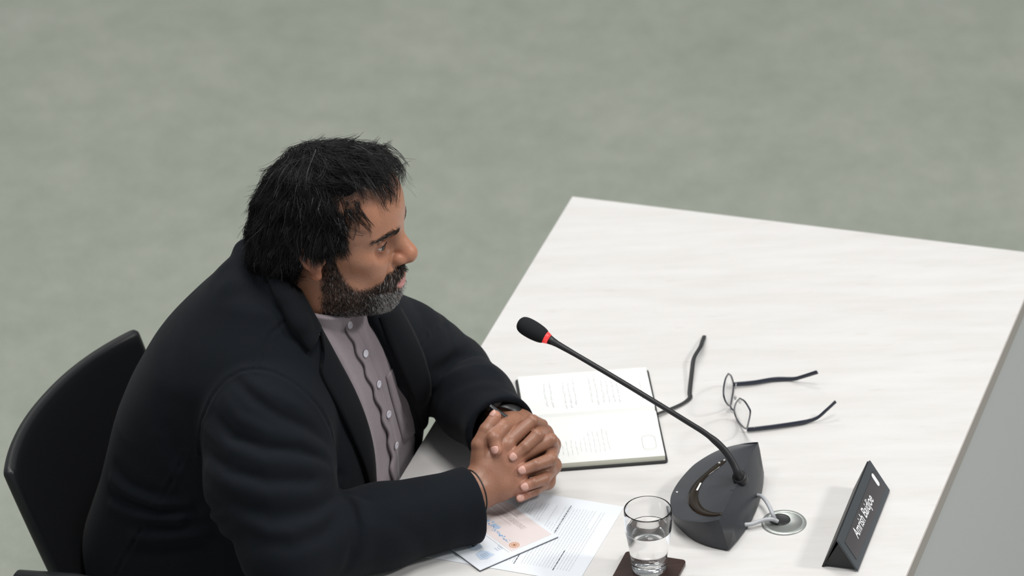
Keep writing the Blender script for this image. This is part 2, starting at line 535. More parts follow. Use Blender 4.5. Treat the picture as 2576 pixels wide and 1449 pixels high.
# rear face below the chord ridge, two facets
rear0 = [0, n - 1]
kN = len(V)
for t in np.linspace(0, 1, 9):
    top_p = chord(t)
    mid_p = onz(1922, 1166, DZ + .040) * (1 - t) + onz(1818, 1330, DZ + .040) * t
    bot_p = RB_[0] * (1 - t) + RB_[-1] * t + EU * .013 * 4 * t * (1 - t)
    md = top_p * .5 + bot_p * .5 + EU * .006
    if t in (0., 1.):
        e_ = 0 if t == 0 else n - 1
        md = np.array(V[3 * e_ + 1])
    V += [tuple(top_p), tuple(md), tuple(bot_p)]
for i in range(8):
    for k in range(2):
        a, b = kN + 3 * i + k, kN + 3 * (i + 1) + k
        F.append((a, b, b + 1, a + 1))
F.append(tuple([3 * i for i in range(n)]))
me_base = mesh('base', V, F, mic_grey, mic, False)
bmx = bmesh.new(); bmx.from_mesh(me_base.data)
bmesh.ops.remove_doubles(bmx, verts=bmx.verts, dist=.0004)
bmesh.ops.recalc_face_normals(bmx, faces=bmx.faces)
bmx.to_mesh(me_base.data); bmx.free()
bev(me_base, .0016, 3)
# dark skirt under the base
sk_lo = [RB_[i] * .96 + np.array([*cen[:2], DZ]) * .04 for i in range(n)]
for p in sk_lo: p[2] = DZ + .0003
slabp = [p + EZ * .0045 for p in sk_lo]
prism('foot_pad', sk_lo, slabp, mic_dark, mic)
# glossy crescent let into the top
_Q = np.array([[V[k] for k in (tv(i, j), tv(i + 1, j), tv(i + 1, j + 1), tv(i, j + 1))] for i in range(n - 1) for j in range(NC)])
_C = _Q.mean(1); _N = np.cross(_Q[:, 2] - _Q[:, 0], _Q[:, 3] - _Q[:, 1]); _A = np.linalg.norm(_N, axis=1)
_ok = _A > 1e-7
_C, _N = _C[_ok], _N[_ok] / _A[_ok][:, None]
def top_z(p):
    k = np.argmin(((_C - p)[:, :2] ** 2).sum(1))
    return None, _C[k], _N[k]
def onto_top(px, py, off):
    z = DZ + .04
    for _ in range(6):
        p = onz(px, py, z)
        d, c, nrm = top_z(p)
        if abs(nrm[2]) < .2: break
        z = c[2] - ((p - c)[:2] @ nrm[:2]) / nrm[2]
    return onz(px, py, z) + EZ * off
def zz(x, y): return (1500 + x / 3.927, 1080 + y / 3.927)
outer = catmull([(1275, 298), (1190, 345), (1090, 425), (1000, 505), (935, 585), (902, 675), (920, 760), (985, 825), (1080, 858), (1180, 860), (1245, 845)], 3)
inner = catmull([(1285, 312), (1225, 370), (1135, 435), (1065, 500), (1020, 580), (1005, 660), (1022, 735), (1068, 790), (1130, 818), (1190, 830), (1245, 830)], 3)
parts_v, parts_f = [], []
for o_i, (po, pi) in enumerate(zip(outer, inner)):
    a, b = onto_top(*zz(*po), .0012), onto_top(*zz(*pi), .0012)
    parts_v += [a - EZ * .003, a, b, b - EZ * .003]
for i in range(len(outer) - 1):
    a, b = 4 * i, 4 * i + 4
    parts_f += [(a + k, b + k, b + (k + 1) % 4, a + (k + 1) % 4) for k in range(4)]
parts_f += [(0, 1, 2, 3), tuple(4 * (len(outer) - 1) + k for k in (3, 2, 1, 0))]
cres = mesh('crescent_panel', parts_v, parts_f, gloss_br, mic, True, 'glossy brown-black crescent panel')
wl = mat('white_mark', (.8, .8, .78), .4)
a, b, c_, d_ = [onto_top(*zz(*q), .0016) for q in ((985, 610), (1025, 535), (1040, 540), (1003, 612))]
mesh('logo_mark', [a, b, c_, d_], [(0, 1, 2, 3)], wl, cres, label='tiny white logo mark')
for q in ((1215, 338), (1265, 312)):
    p = onto_top(*zz(*q), .0012)
    lathe('indicator', [(0, .0012), (.0016, .0008), (.0022, -.001), (0, -.001)], p, mat('indicator', (.5, .5, .48), .3), cres, 12)
p = onto_top(*zz(797, 622), .0006)
lathe('screw', [(0, .0008), (.0014, .0004), (.0016, -.001), (0, -.001)], p, wl, me_base, 12)
# gooseneck: rises from the rear of the base and leans over the desk towards the man
foot = onto_top(1862, 1204, .0)
headp = np.array(wor((.235, -.60, 0))).ravel()
hz = None
tip_t = None
# far end: on the line of sight of the windscreen, 0.27 m over the desk
tip = onz(1380, 856, DZ + .235)
ctrl = []
for (px, py), f_ in (((1862, 1204), 0), ((1856, 1190), .04), ((1845, 1166), .09), ((1826, 1137), .16), ((1802, 1112), .23), ((1770, 1087), .31), ((1730, 1062), .40), ((1680, 1031), .50), ((1560, 958), .70), ((1450, 893), .88), ((1380, 853), 1.0)):
    z = foot[2] + (tip[2] - foot[2]) * (f_ ** .8)
    ctrl.append(onz(px, py, z))
gp = catmull(ctrl, 6)
rr = np.interp(np.linspace(0, 1, len(gp)), [0, .04, .10, .16, .42, .46, .9, .975, 1], [.0098, .0082, .0062, .0054, .0052, .0042, .0039, .0050, .0074])
tube('gooseneck', gp, rr, mic_dark, mic, 14)
colp = np.array([foot - EZ * .002, foot + (gp[4] - foot) * .5, gp[5]])
ax = (gp[3] - gp[0]); ax /= np.linalg.norm(ax)
lathe('collar', [(0, -.006), (.0108, -.006), (.0112, -.002), (.0110, .006), (.0102, .008), (0, .008)], gp[0], mic_dark, mic, 24, ax)
hd = (gp[-1] - gp[-6]); hd /= np.linalg.norm(hd)
redl = mat('red_ring', (.75, .05, .05), .35)
redl.node_tree.nodes['Principled BSDF'].inputs['Emission Color'].default_value = (1, .06, .06, 1)
redl.node_tree.nodes['Principled BSDF'].inputs['Emission Strength'].default_value = .45
lathe('light_ring', [(0, 0), (.0076, 0), (.0092, .0055), (.0092, .008), (0, .008)], gp[-1] - hd * .001, redl, mic, 28, hd, label='glowing red light ring')
foam = mat('windscreen_foam', (.020, .021, .023), .95, spec=.1)
tf = noise(foam, 1500, 2); bump(foam, tf.outputs['Fac'], .8, .0006)
lathe('windscreen', [(0, 0)] + [(max(0, a), b) for a, b in catmull([(.0098, 0), (.0116, .004), (.0129, .010), (.0138, .018), (.0140, .026), (.0136, .033), (.0122, .039), (.0095, .0432), (.0050, .0458), (0, .0464)], 4)], gp[-1] + hd * .006, foam, mic, 32, hd)
# two grey cables from the rear of the base into the grommet
cab = mat('grey_cable', (.42, .43, .45), .45)
for pts in ([((1905, 1246), .012), ((1918, 1250), .018), ((1932, 1268), .022), ((1943, 1292), .016), ((1949, 1307), .006), ((1951, 1311), .0035)],
            [((1872, 1320), .006), ((1892, 1318), .006), ((1915, 1310), .008), ((1938, 1306), .010), ((1951, 1309), .006), ((1956, 1312), .0035)]):
    P = catmull([onz(*q, DZ + z + .003) for q, z in pts], 6)
    tube('cable', P, .0031, cab, mic, 10, label='grey cable')

# ------------------------------------------------------------------ glass of water on a coaster
cw = mat('dark_brown_wood', (.028, .013, .009), .35)
tn = noise(cw, 1, 6, .6, stretch=(30, 200, 30)); cr = ramp(cw, tn.outputs['Fac'], [(.3, (.018, .008, .006)), (.7, (.05, .022, .015))]); setc(cw, cr.outputs['Color'])
c1_, c2_ = onz(1575, 1385, DZ + .007), onz(1727, 1408, DZ + .007)
cu = (c2_ - c1_); CS = np.linalg.norm(cu); cu /= CS
cvv = np.cross(cu, EZ)
cst = thing('coaster', c1_, 'square dark brown wooden coaster under the water glass', 'coaster')
cob = slab('plate', [c1_ + cu * x + cvv * y for x, y in rrect(0, 0, CS, CS, .006)][::-1], .007, cw, cst); bev(cob, .0012)
gctr = onz(1633, 1431, DZ + .0072)
glass_m = mat('clear_glass', (1, 1, 1), 0.0, spec=.5, Transmission_Weight=1.0, IOR=1.47)
water_m = mat('water', (1, 1, 1), 0.0, Transmission_Weight=1.0, IOR=1.33)
gl = thing('water_glass', gctr, 'clear tumbler of water standing on the brown coaster', 'glass')
outp = [(0, 0), (.0215, 0), (.0235, .0008), (.0247, .0025), (.0255, .006), (.0262, .014), (.0278, .030), (.0297, .043), (.0315, .055), (.0330, .065), (.0342, .075), (.0348, .085), (.0349, .094), (.0345, .102), (.03435, .1032), (.0340, .1039), (.0336, .1041)]
inp = [(.0332, .1039), (.0329, .1032), (.0328, .102), (.0334, .094), (.0333, .085), (.0327, .075), (.0315, .065), (.0299, .055), (.0281, .043), (.0263, .031), (.0247, .020), (.0238, .0170), (.0215, .0153), (0, .0145)]
lathe('tumbler', outp + inp, gctr, glass_m, gl, 72)
wat = [(0, .0143), (.0216, .0151), (.0240, .0169), (.0249, .0200), (.0265, .0310), (.0283, .0430), (.0301, .0550), (.0317, .0650), (.0322, .0685), (.0323, .0700), (.0316, .0691), (.0305, .0687), (0, .0686)]
lathe('water', wat, gctr, water_m, gl, 72, label='clear water')

# ------------------------------------------------------------------ name plate
np_dark = mat('slate_plastic', (.048, .056, .064), .4)
np_ins = mat('insert_card', (.055, .050, .052), .35)
np_in = mat('black_inside', (.008, .008, .009), .5)
Bn, Bf = onz(2159, 1436, DZ + .0028), onz(2239.5, 1233, DZ + .0028)         # foot of the front face, near and far
Kn = onz(2077, 1415)                                # foot of the back face, near
along = (Bf - Bn) / np.linalg.norm(Bf - Bn)
Lp = float(np.linalg.norm(Bf - Bn))
dn = np.cross(EZ, along)                            # towards the man
if dn @ EU > 0: dn = -dn
bw = float((Kn - Bn) @ dn)
# ridge: where the line of sight to the upper near corner meets the plane across the plate
rg = onp(2107, 1358.5, Bn, along)
rx, rzh = float((rg - Bn) @ dn), float(rg[2] - Bn[2])
plt_ = thing('name_plate', Bn, 'slate-grey tent-shaped name plate with white lettering near the front edge of the desk', 'name plate')
def pp(s, x, z): return Bn + along * s + dn * x + EZ * z
th_ = .003
fn_ = np.array([rx, rzh]); fl_ = np.linalg.norm(fn_); fd = fn_ / fl_; fnn = np.array([-fd[1], fd[0]])  # outward normal (x,z)
if fnn[0] > 0: fnn = -fnn
def fp(s, h, off=0):                                # point on the front face: s along, h up the slope
    return pp(s, fd[0] * h + fnn[0] * off, fd[1] * h + fnn[1] * off)
fpan = prism('front_panel', [fp(s, h, -th_) for s, h in ((0, 0), (Lp, 0), (Lp, fl_), (0, fl_))], [fp(s, h, 0) for s, h in ((0, 0), (Lp, 0), (Lp, fl_), (0, fl_))], np_dark, plt_); bev(fpan, .0008)
bpan = prism('back_panel', [pp(.002, bw, -.002), pp(Lp - .004, bw, -.002), pp(Lp - .004, rx + .001, rzh - .001), pp(.002, rx + .001, rzh - .001)],
             [pp(.002, bw + .003, -.002), pp(Lp - .004, bw + .003, -.002), pp(Lp - .004, rx + .0035, rzh), pp(.002, rx + .0035, rzh)], np_in, plt_)
prism('inner_support', [pp(.004, .006, .001), pp(Lp - .006, .006, .001), pp(Lp - .006, bw - .001, .001), pp(.004, bw - .001, .001)],
      [pp(.004, rx - .004, rzh - .010), pp(Lp - .006, rx - .004, rzh - .010), pp(Lp - .006, rx + .0005, rzh - .010), pp(.004, rx + .0005, rzh - .010)], np_in, plt_)
ins = prism('insert_card', [fp(s, h, 0) for s, h in ((.014, .011), (Lp - .010, .011), (Lp - .010, fl_ - .014), (.014, fl_ - .014))],
            [fp(s, h, .0006) for s, h in ((.014, .011), (Lp - .010, .011), (Lp - .010, fl_ - .014), (.014, fl_ - .014))], np_ins, plt_, 'dark card insert')
white_l = mat('white_lettering', (.85, .85, .86), .5)
cu_ = bpy.data.curves.new('lettering', 'FONT')
cu_.body = 'Amrish Baidjoe'
cu_.size = 1.0; cu_.extrude = .0; cu_.offset = .012; cu_.align_x = 'LEFT'
to = bpy.data.objects.new('lettering_tmp', cu_); COL.objects.link(to)
bpy.context.view_layer.update()
tm = bpy.data.meshes.new_from_object(to.evaluated_get(bpy.context.evaluated_depsgraph_get()))
bpy.data.objects.remove(to); tm.name = 'lettering'
xs = [v.co.x for v in tm.vertices]; W0, W1 = min(xs), max(xs)
s0, s1 = Lp * .235, Lp * .715
hb, hs = fl_ * .40, fl_ * .42
for v in tm.vertices:
    x, y = v.co.x, v.co.y
    v.co = Vector(fp(s0 + (x - W0) / (W1 - W0) * (s1 - s0), hb + y * hs, .0009))
link('lettering', tm, white_l, ins, label='white lettering of the name')
lg = [fp(Lp * .90 + x, fl_ * .60 + y, .0009) for x, y in rrect(-.0045, -.011, .0045, .011, .0044)]
mesh('logo_mark', lg, [tuple(range(len(lg)))], white_l, ins, label='small white rounded mark')

# ------------------------------------------------------------------ spectacles, lying upside down with the arms open
fr = mat('dark_navy_frame', (.018, .023, .038), .3)
frt = mat('gunmetal_rim', (.05, .055, .07), .3, .5)
lens_m = mat('lens', (1, 1, 1), 0.0, Transmission_Weight=1.0, IOR=1.05, Alpha=.25)
def gz(x, y): return (1620 + x / 4.831, 820 + y / 4.831)
spec = thing('eyeglasses', onz(*gz(1250, 1260)), 'dark-rimmed eyeglasses lying upside down on the desk with arms open', 'eyeglasses')
def lens(outline, g0, g1, lean):
    """outline in photo zoom points; the lens stands in a plane through two desk points, leaning"""
    a, b = onz(*gz(*g0), DZ + .003), onz(*gz(*g1), DZ + .003)
    d = (b - a) / np.linalg.norm(b - a)
    sd = np.cross(EZ, d)
    if sd[0] > 0: sd = -sd
    upd = EZ * math.cos(lean) + sd * math.sin(lean)
    nn = np.cross(d, upd)
    if nn @ (CAM - a) < 0: nn = -nn
    for _ in range(80):
        P = np.array([onp(*gz(*q), a, nn) for q in outline])
        if P[:, 2].min() > DZ + .0018: break
        a = a + nn * .0005
    P = np.vstack([catmull(np.vstack([P, P[:1]]), 5)[:-1]])
    P[:, 2] += max(0, DZ + .0022 - P[:, 2].min())
    return P, nn
def make_lens(P, nn):
    V, F = sweep(P, .0014, 8, closed=True)
    rim_o = mesh('rim', V, F, frt, spec, True)
    c = P.mean(0); k = len(P)
    Q = np.vstack([[c + nn * .0016], c + (P - c) * .5 + nn * .0012, P])
    F = [(0, 1 + i, 1 + (i + 1) % k) for i in range(k)] + [(1 + i, 1 + k + i, 1 + k + (i + 1) % k, 1 + (i + 1) % k) for i in range(k)]
    o = mesh('lens', Q, F, lens_m, rim_o, True, 'clear lens')
    so = o.modifiers.new('thick', 'SOLIDIFY'); so.thickness = .0012; so.offset = 0
    return rim_o
L1, n1 = lens([(1025, 580), (990, 645), (968, 760), (972, 860), (1002, 935), (1045, 968), (1066, 890), (1085, 780), (1086, 700), (1060, 610)], (1086, 720), (1050, 968), math.radians(12))
L2, n2 = lens([(1165, 880), (1122, 930), (1098, 1010), (1112, 1090), (1160, 1180), (1240, 1248), (1268, 1180), (1292, 1050), (1272, 990), (1222, 915)], (1085, 1020), (1250, 1262), math.radians(12))
make_lens(L1, n1); make_lens(L2, n2)
br = catmull([onz(*gz(*q), DZ + h) for q, h in (((1046, 968), .004), ((1062, 1000), .006), ((1090, 1028), .005))], 4)
tube('bridge', br, .0013, frt, spec, 8)
def arm_(pts, label=None):
    P = catmull([onz(*gz(*q), DZ + h + .0008) for q, h in pts], 8)
    rr = np.interp(np.linspace(0, 1, len(P)), [0, .05, .45, .75, 1], [.0038, .0042, .0043, .0030, .0034])
    return tube('temple', P, rr, fr, spec, 8, flat=(1.0, .45), up=(0, 0, 1))
t1_ = arm_([((1078, 712), .006), ((1330, 690), .005), ((1580, 650), .004), ((1810, 643), .004), ((1900, 625), .010), ((2105, 560), .026)])
t2_ = arm_([((1250, 1258), .005), ((1345, 1253), .005), ((1620, 1220), .005), ((1900, 1178), .004), ((2010, 1152), .004), ((2115, 1110), .008), ((2220, 1020), .018), ((2330, 918), .027)])
silver = mat('silver', (.75, .75, .76), .25, .9)
for q0, q1 in (((1342, 1228), (1352, 1272)),):
    tube('hinge_ring', np.array([onz(*gz(*q0), DZ + .0095), onz(*gz(*q1), DZ + .003)]), .0011, silver, t2_, 8, label='silver hinge ring')
tube('hinge_ring', np.array([onz(*gz(1118, 700), DZ + .0095), onz(*gz(1112, 745), DZ + .003)]), .0011, silver, t1_, 8, label='silver hinge ring')
for q0, q1 in (((1090, 830), (1110, 870)), ((1150, 960), (1165, 920))):
    P = onz(*gz(*q1), DZ + .016)
    V, F = sweep(np.array([P - EZ * .004, P, P + EZ * .004]), [.0012, .0026, .0012], 8, flat=(1, .6))
    mesh('nose_pad', V, F, mat('nose_pad', (.5, .5, .5), .3), spec, True)
# ------------------------------------------------------------------ distance-field modelling (closed organic surfaces)
f4 = np.float32
def smin(a, b, k):
    if k <= 0: return np.minimum(a, b)
    h = np.maximum(k - np.abs(a - b), 0)
    return np.minimum(a, b) - h * h * (.25 / k)
def smax(a, b, k):
    return -smin(-a, -b, k)
def ell(P, c, r, R=None):
    q = P - np.asarray(c, f4)
    if R is not None: q = q @ np.asarray(R, f4)
    r = np.asarray(r, f4)
    k0 = np.sqrt(((q / r) ** 2).sum(-1)); k1 = np.sqrt(((q / (r * r)) ** 2).sum(-1)) + 1e-9
    return k0 * (k0 - 1) / k1
def sph(P, c, r):
    q = P - np.asarray(c, f4)
    return np.sqrt((q * q).sum(-1)) - r
def cap(P, a, b, ra, rb=None):
    rb = ra if rb is None else rb
    a = np.asarray(a, f4); b = np.asarray(b, f4)
    ba = b - a
    q = P - a
    h = np.clip((q @ ba) / (ba @ ba + 1e-12), 0, 1)
    q -= h[:, None] * ba
    return np.sqrt((q * q).sum(-1)) - (ra + (rb - ra) * h)
def chain(P, pts, rad, k=0.0):
    d = None
    for i in range(len(pts) - 1):
        x = cap(P, pts[i], pts[i + 1], rad[i], rad[i + 1])
        d = x if d is None else smin(d, x, k)
    return d
def polyd(P, pts):
    d = None
    for a, b in zip(pts[:-1], pts[1:]):
        x = cap(P, a, b, 0, 0)
        d = x if d is None else np.minimum(d, x)
    return d
def evalc(fn, P, n=150000):
    P = np.asarray(P, f4)
    return np.concatenate([fn(P[i:i + n]) for i in range(0, len(P), n)]) if len(P) else np.zeros(0, f4)
def grad(fn, P, e=.0006):
    g = np.stack([evalc(fn, P + np.eye(3, dtype=f4)[i] * e) - evalc(fn, P - np.eye(3, dtype=f4)[i] * e) for i in range(3)], -1) / (2 * e)
    return g
def nets(fn, lo, hi, h, nb=10, slack=1.5):
    """surface nets over the blocks the surface passes through"""
    lo = np.asarray(lo, f4); hi = np.asarray(hi, f4)
    bs = nb * h
    dim = np.ceil((hi - lo) / bs).astype(int)
    g = np.stack(np.meshgrid(*[np.arange(d) for d in dim], indexing='ij'), -1).reshape(-1, 3)
    d = evalc(fn, lo + (g + .5) * bs)
    g = g[np.abs(d) < bs * .87 * slack + h]
    o = np.stack(np.meshgrid(*[np.arange(nb + 1)] * 3, indexing='ij'), -1).reshape(-1, 3)
    BIG = int(dim.max() * nb + 8)
    keys, verts, quads = [], [], []
    CH = max(1, 400000 // len(o))
    cell = np.array([[i, j, k] for i in (0, 1) for j in (0, 1) for k in (0, 1)])
    edges = [(a, b) for a in range(8) for b in range(a + 1, 8) if np.abs(cell[a] - cell[b]).sum() == 1]
    for s in range(0, len(g), CH):
        gb = g[s:s + CH]
        gi = gb[:, None, :] * nb + o[None]
        v = evalc(fn, (lo + gi.reshape(-1, 3) * h)).reshape(len(gb), nb + 1, nb + 1, nb + 1)
        c8 = np.stack([v[:, a:a + nb, b:b + nb, c:c + nb] for a, b, c in cell], -1)
        sg = c8 < 0
        m = sg.any(-1) & ~sg.all(-1)
        bi, i, j, k = np.nonzero(m)
        vals = c8[bi, i, j, k]
        base = gb[bi] * nb + np.stack([i, j, k], -1)
        acc = np.zeros((len(bi), 3), f4); cnt = np.zeros(len(bi), f4)
        for a, b in edges:
            x = (vals[:, a] < 0) != (vals[:, b] < 0)
            t = np.where(x, vals[:, a] / np.where(x, vals[:, a] - vals[:, b], 1), 0)
            p = cell[a] + t[:, None] * (cell[b] - cell[a])
            acc += np.where(x[:, None], p, 0); cnt += x
        verts.append(lo + (base + acc / cnt[:, None]) * h)
        keys.append((base[:, 0].astype(np.int64) * BIG + base[:, 1]) * BIG + base[:, 2])
        for ax in range(3):
            sl0 = [slice(0, nb)] * 3; sl1 = [slice(0, nb)] * 3; sl1[ax] = slice(1, nb + 1)
            A = v[:, sl0[0], sl0[1], sl0[2]] < 0; B_ = v[:, sl1[0], sl1[1], sl1[2]] < 0
            e = np.nonzero(A != B_)
            if not len(e[0]): continue
            p = gb[e[0]] * nb + np.stack(e[1:], -1)
            u, w_ = (ax + 1) % 3, (ax + 2) % 3
            q = []
            for du, dw in ((-1, -1), (0, -1), (0, 0), (-1, 0)):
                c = p.copy(); c[:, u] += du; c[:, w_] += dw
                q.append((c[:, 0].astype(np.int64) * BIG + c[:, 1]) * BIG + c[:, 2])
            q = np.stack(q, -1)
            fl_ = ~A[e]
            q[fl_] = q[fl_][:, ::-1]
            quads.append(q)
    K = np.concatenate(keys); V = np.concatenate(verts); Q = np.concatenate(quads)
    K, ix = np.unique(K, return_index=True); V = V[ix]
    pos = np.clip(np.searchsorted(K, Q), 0, len(K) - 1)
    ok = (K[pos] == Q).all(-1)
    return V, pos[ok]
def project(fn, V, it=1, lim=.003):
    for _ in range(it):
        d = evalc(fn, V); g = grad(fn, V)
        st = (d / np.maximum((g * g).sum(-1), .2))[:, None] * g
        n = np.linalg.norm(st, axis=1, keepdims=True)
        V = V - st * np.minimum(1, lim / np.maximum(n, 1e-9))
    return V.astype(f4)
def refine(V, F, mask):
    """split the quads whose corners are all masked into four (edge neighbours get matching points)"""
    f = mask[F].all(1)
    bmx = bmesh.new()
    vs = [bmx.verts.new(v) for v in V.tolist()]
    bmx.verts.ensure_lookup_table()
    for q in F.tolist():
        try: bmx.faces.new([vs[i] for i in q])
        except ValueError: pass
    bmx.faces.ensure_lookup_table()
    es = {e for fc in bmx.faces if all(mask[v.index] for v in fc.verts) for e in fc.edges} if False else None
    bmx.verts.index_update()
    es = [e for e in bmx.edges if mask[e.verts[0].index] and mask[e.verts[1].index]]
    bmesh.ops.subdivide_edges(bmx, edges=es, cuts=1, use_grid_fill=True)
    bmesh.ops.triangulate(bmx, faces=[fc for fc in bmx.faces if len(fc.verts) > 4])
    return bmx
def sdf_object(name, fn, lo, hi, h, m, parent=None, label=None, color=None, mask=None, proj=1):
    """fn works in desk directions (across, along, height)"""
    V, F = nets(fn, lo, hi, h)
    V = project(fn, V, proj, h)
    if mask is None:
        return npmesh(name, wor(V), F, m, parent, True, label, None if color is None else color(V)), V, F
    bmx = refine(V, F, mask(V))
    V2 = np.array([v.co for v in bmx.verts], f4)
    V2 = project(fn, V2, 2, h)
    W_ = wor(V2)
    for v, c in zip(bmx.verts, W_.tolist()): v.co = c
    me = bpy.data.meshes.new(name)
    bmx.to_mesh(me); bmx.free()
    if color is not None:
        a = me.color_attributes.new('tint', 'FLOAT_COLOR', 'POINT')
        c = np.ones((len(V2), 4), f4); c[:, :3] = color(V2)
        a.data.foreach_set('color', c.ravel())
    return link(name, me, m, parent, True, label), V2, F
def trace(fn, px, py, t0=6.2, t1=7.6):
    """first hit of a line of sight with a field, in desk directions"""
    d = loc(ray(px, py)[None])[0]; o = loc(CAM[None])[0]
    t = t0
    for _ in range(140):
        v = float(fn((o + d * t)[None].astype(f4))[0])
        if abs(v) < 2e-4: break
        t += v * .7
        if t > t1: t = t1; break
    return o + d * t
def traces(fn, pts, t0=6.2, t1=7.6):
    """many lines of sight at once"""
    D_ = loc(np.array([ray(*p) for p in pts])); o = loc(CAM[None])[0]
    t = np.full(len(D_), t0)
    for _ in range(160):
        v = evalc(fn, o + D_ * t[:, None])
        t = np.minimum(t + np.where(np.abs(v) < 1e-4, 0, v * .7), t1)
    return o + D_ * t[:, None]
# ------------------------------------------------------------------ where the chair's back runs (desk directions)
ZT = .838
def _pz(px, py, z):
    return loc(onz(px, py, z)[None])[0]
cN, cF = _pz(33, 1182, ZT), _pz(352, 826, ZT)
cM = (cN + cF) / 2
side = (cF - cN) / np.linalg.norm(cF - cN)
backd = np.array([-side[1], side[0], 0])
if backd[0] > 0: backd = -backd
half = np.linalg.norm(cF - cN) / 2
def shell(s, t):
    """s across -1..1, t down 0..1"""
    bulge = .046 * (1 - abs(s) ** 2.2)
    w_ = half * (1 - .16 * t ** 1.5)
    rake = .15 * t
    z = ZT - .46 * t
    return cM + side * s * w_ + backd * (bulge * (1 - .2 * t) - rake) + np.array([0, 0, z - ZT])
def chair_clear(P, d, gap=.010):
    t = np.clip((ZT - P[:, 2]) / .46, -.05, 1)
    w_ = half * (1 - .16 * np.maximum(t, 0) ** 1.5)
    s = np.clip((P[:, 1] - cM[1]) / (side[1] * w_), -1.25, 1.25)
    bulge = .046 * (1 - np.abs(s) ** 2.2) * (1 - .2 * t)
    a = cM[0] + side[0] * s * w_ + backd[0] * (bulge - .15 * t) + gap
    cut = np.where((np.abs(s) < 1.2) & (P[:, 2] < ZT + .01), a - P[:, 0], -1).astype(f4)
    return smax(d, cut, .006)
# ------------------------------------------------------------------ the man: skeleton in desk directions (across, along, height)
def PL(px, py, b):
    return loc(onp(px, py, EV * b, EV)[None])[0]
def PD(px, py, t):
    return loc(atd(px, py, t)[None])[0]
def PZ(px, py, z):
    return loc(onz(px, py, z)[None])[0]
def HZ(x, y, dt=0.0):                        # a point of the clasped hands
    return PD(1100 + x / 4.025, 960 + y / 4.025, 6.86 + dt)
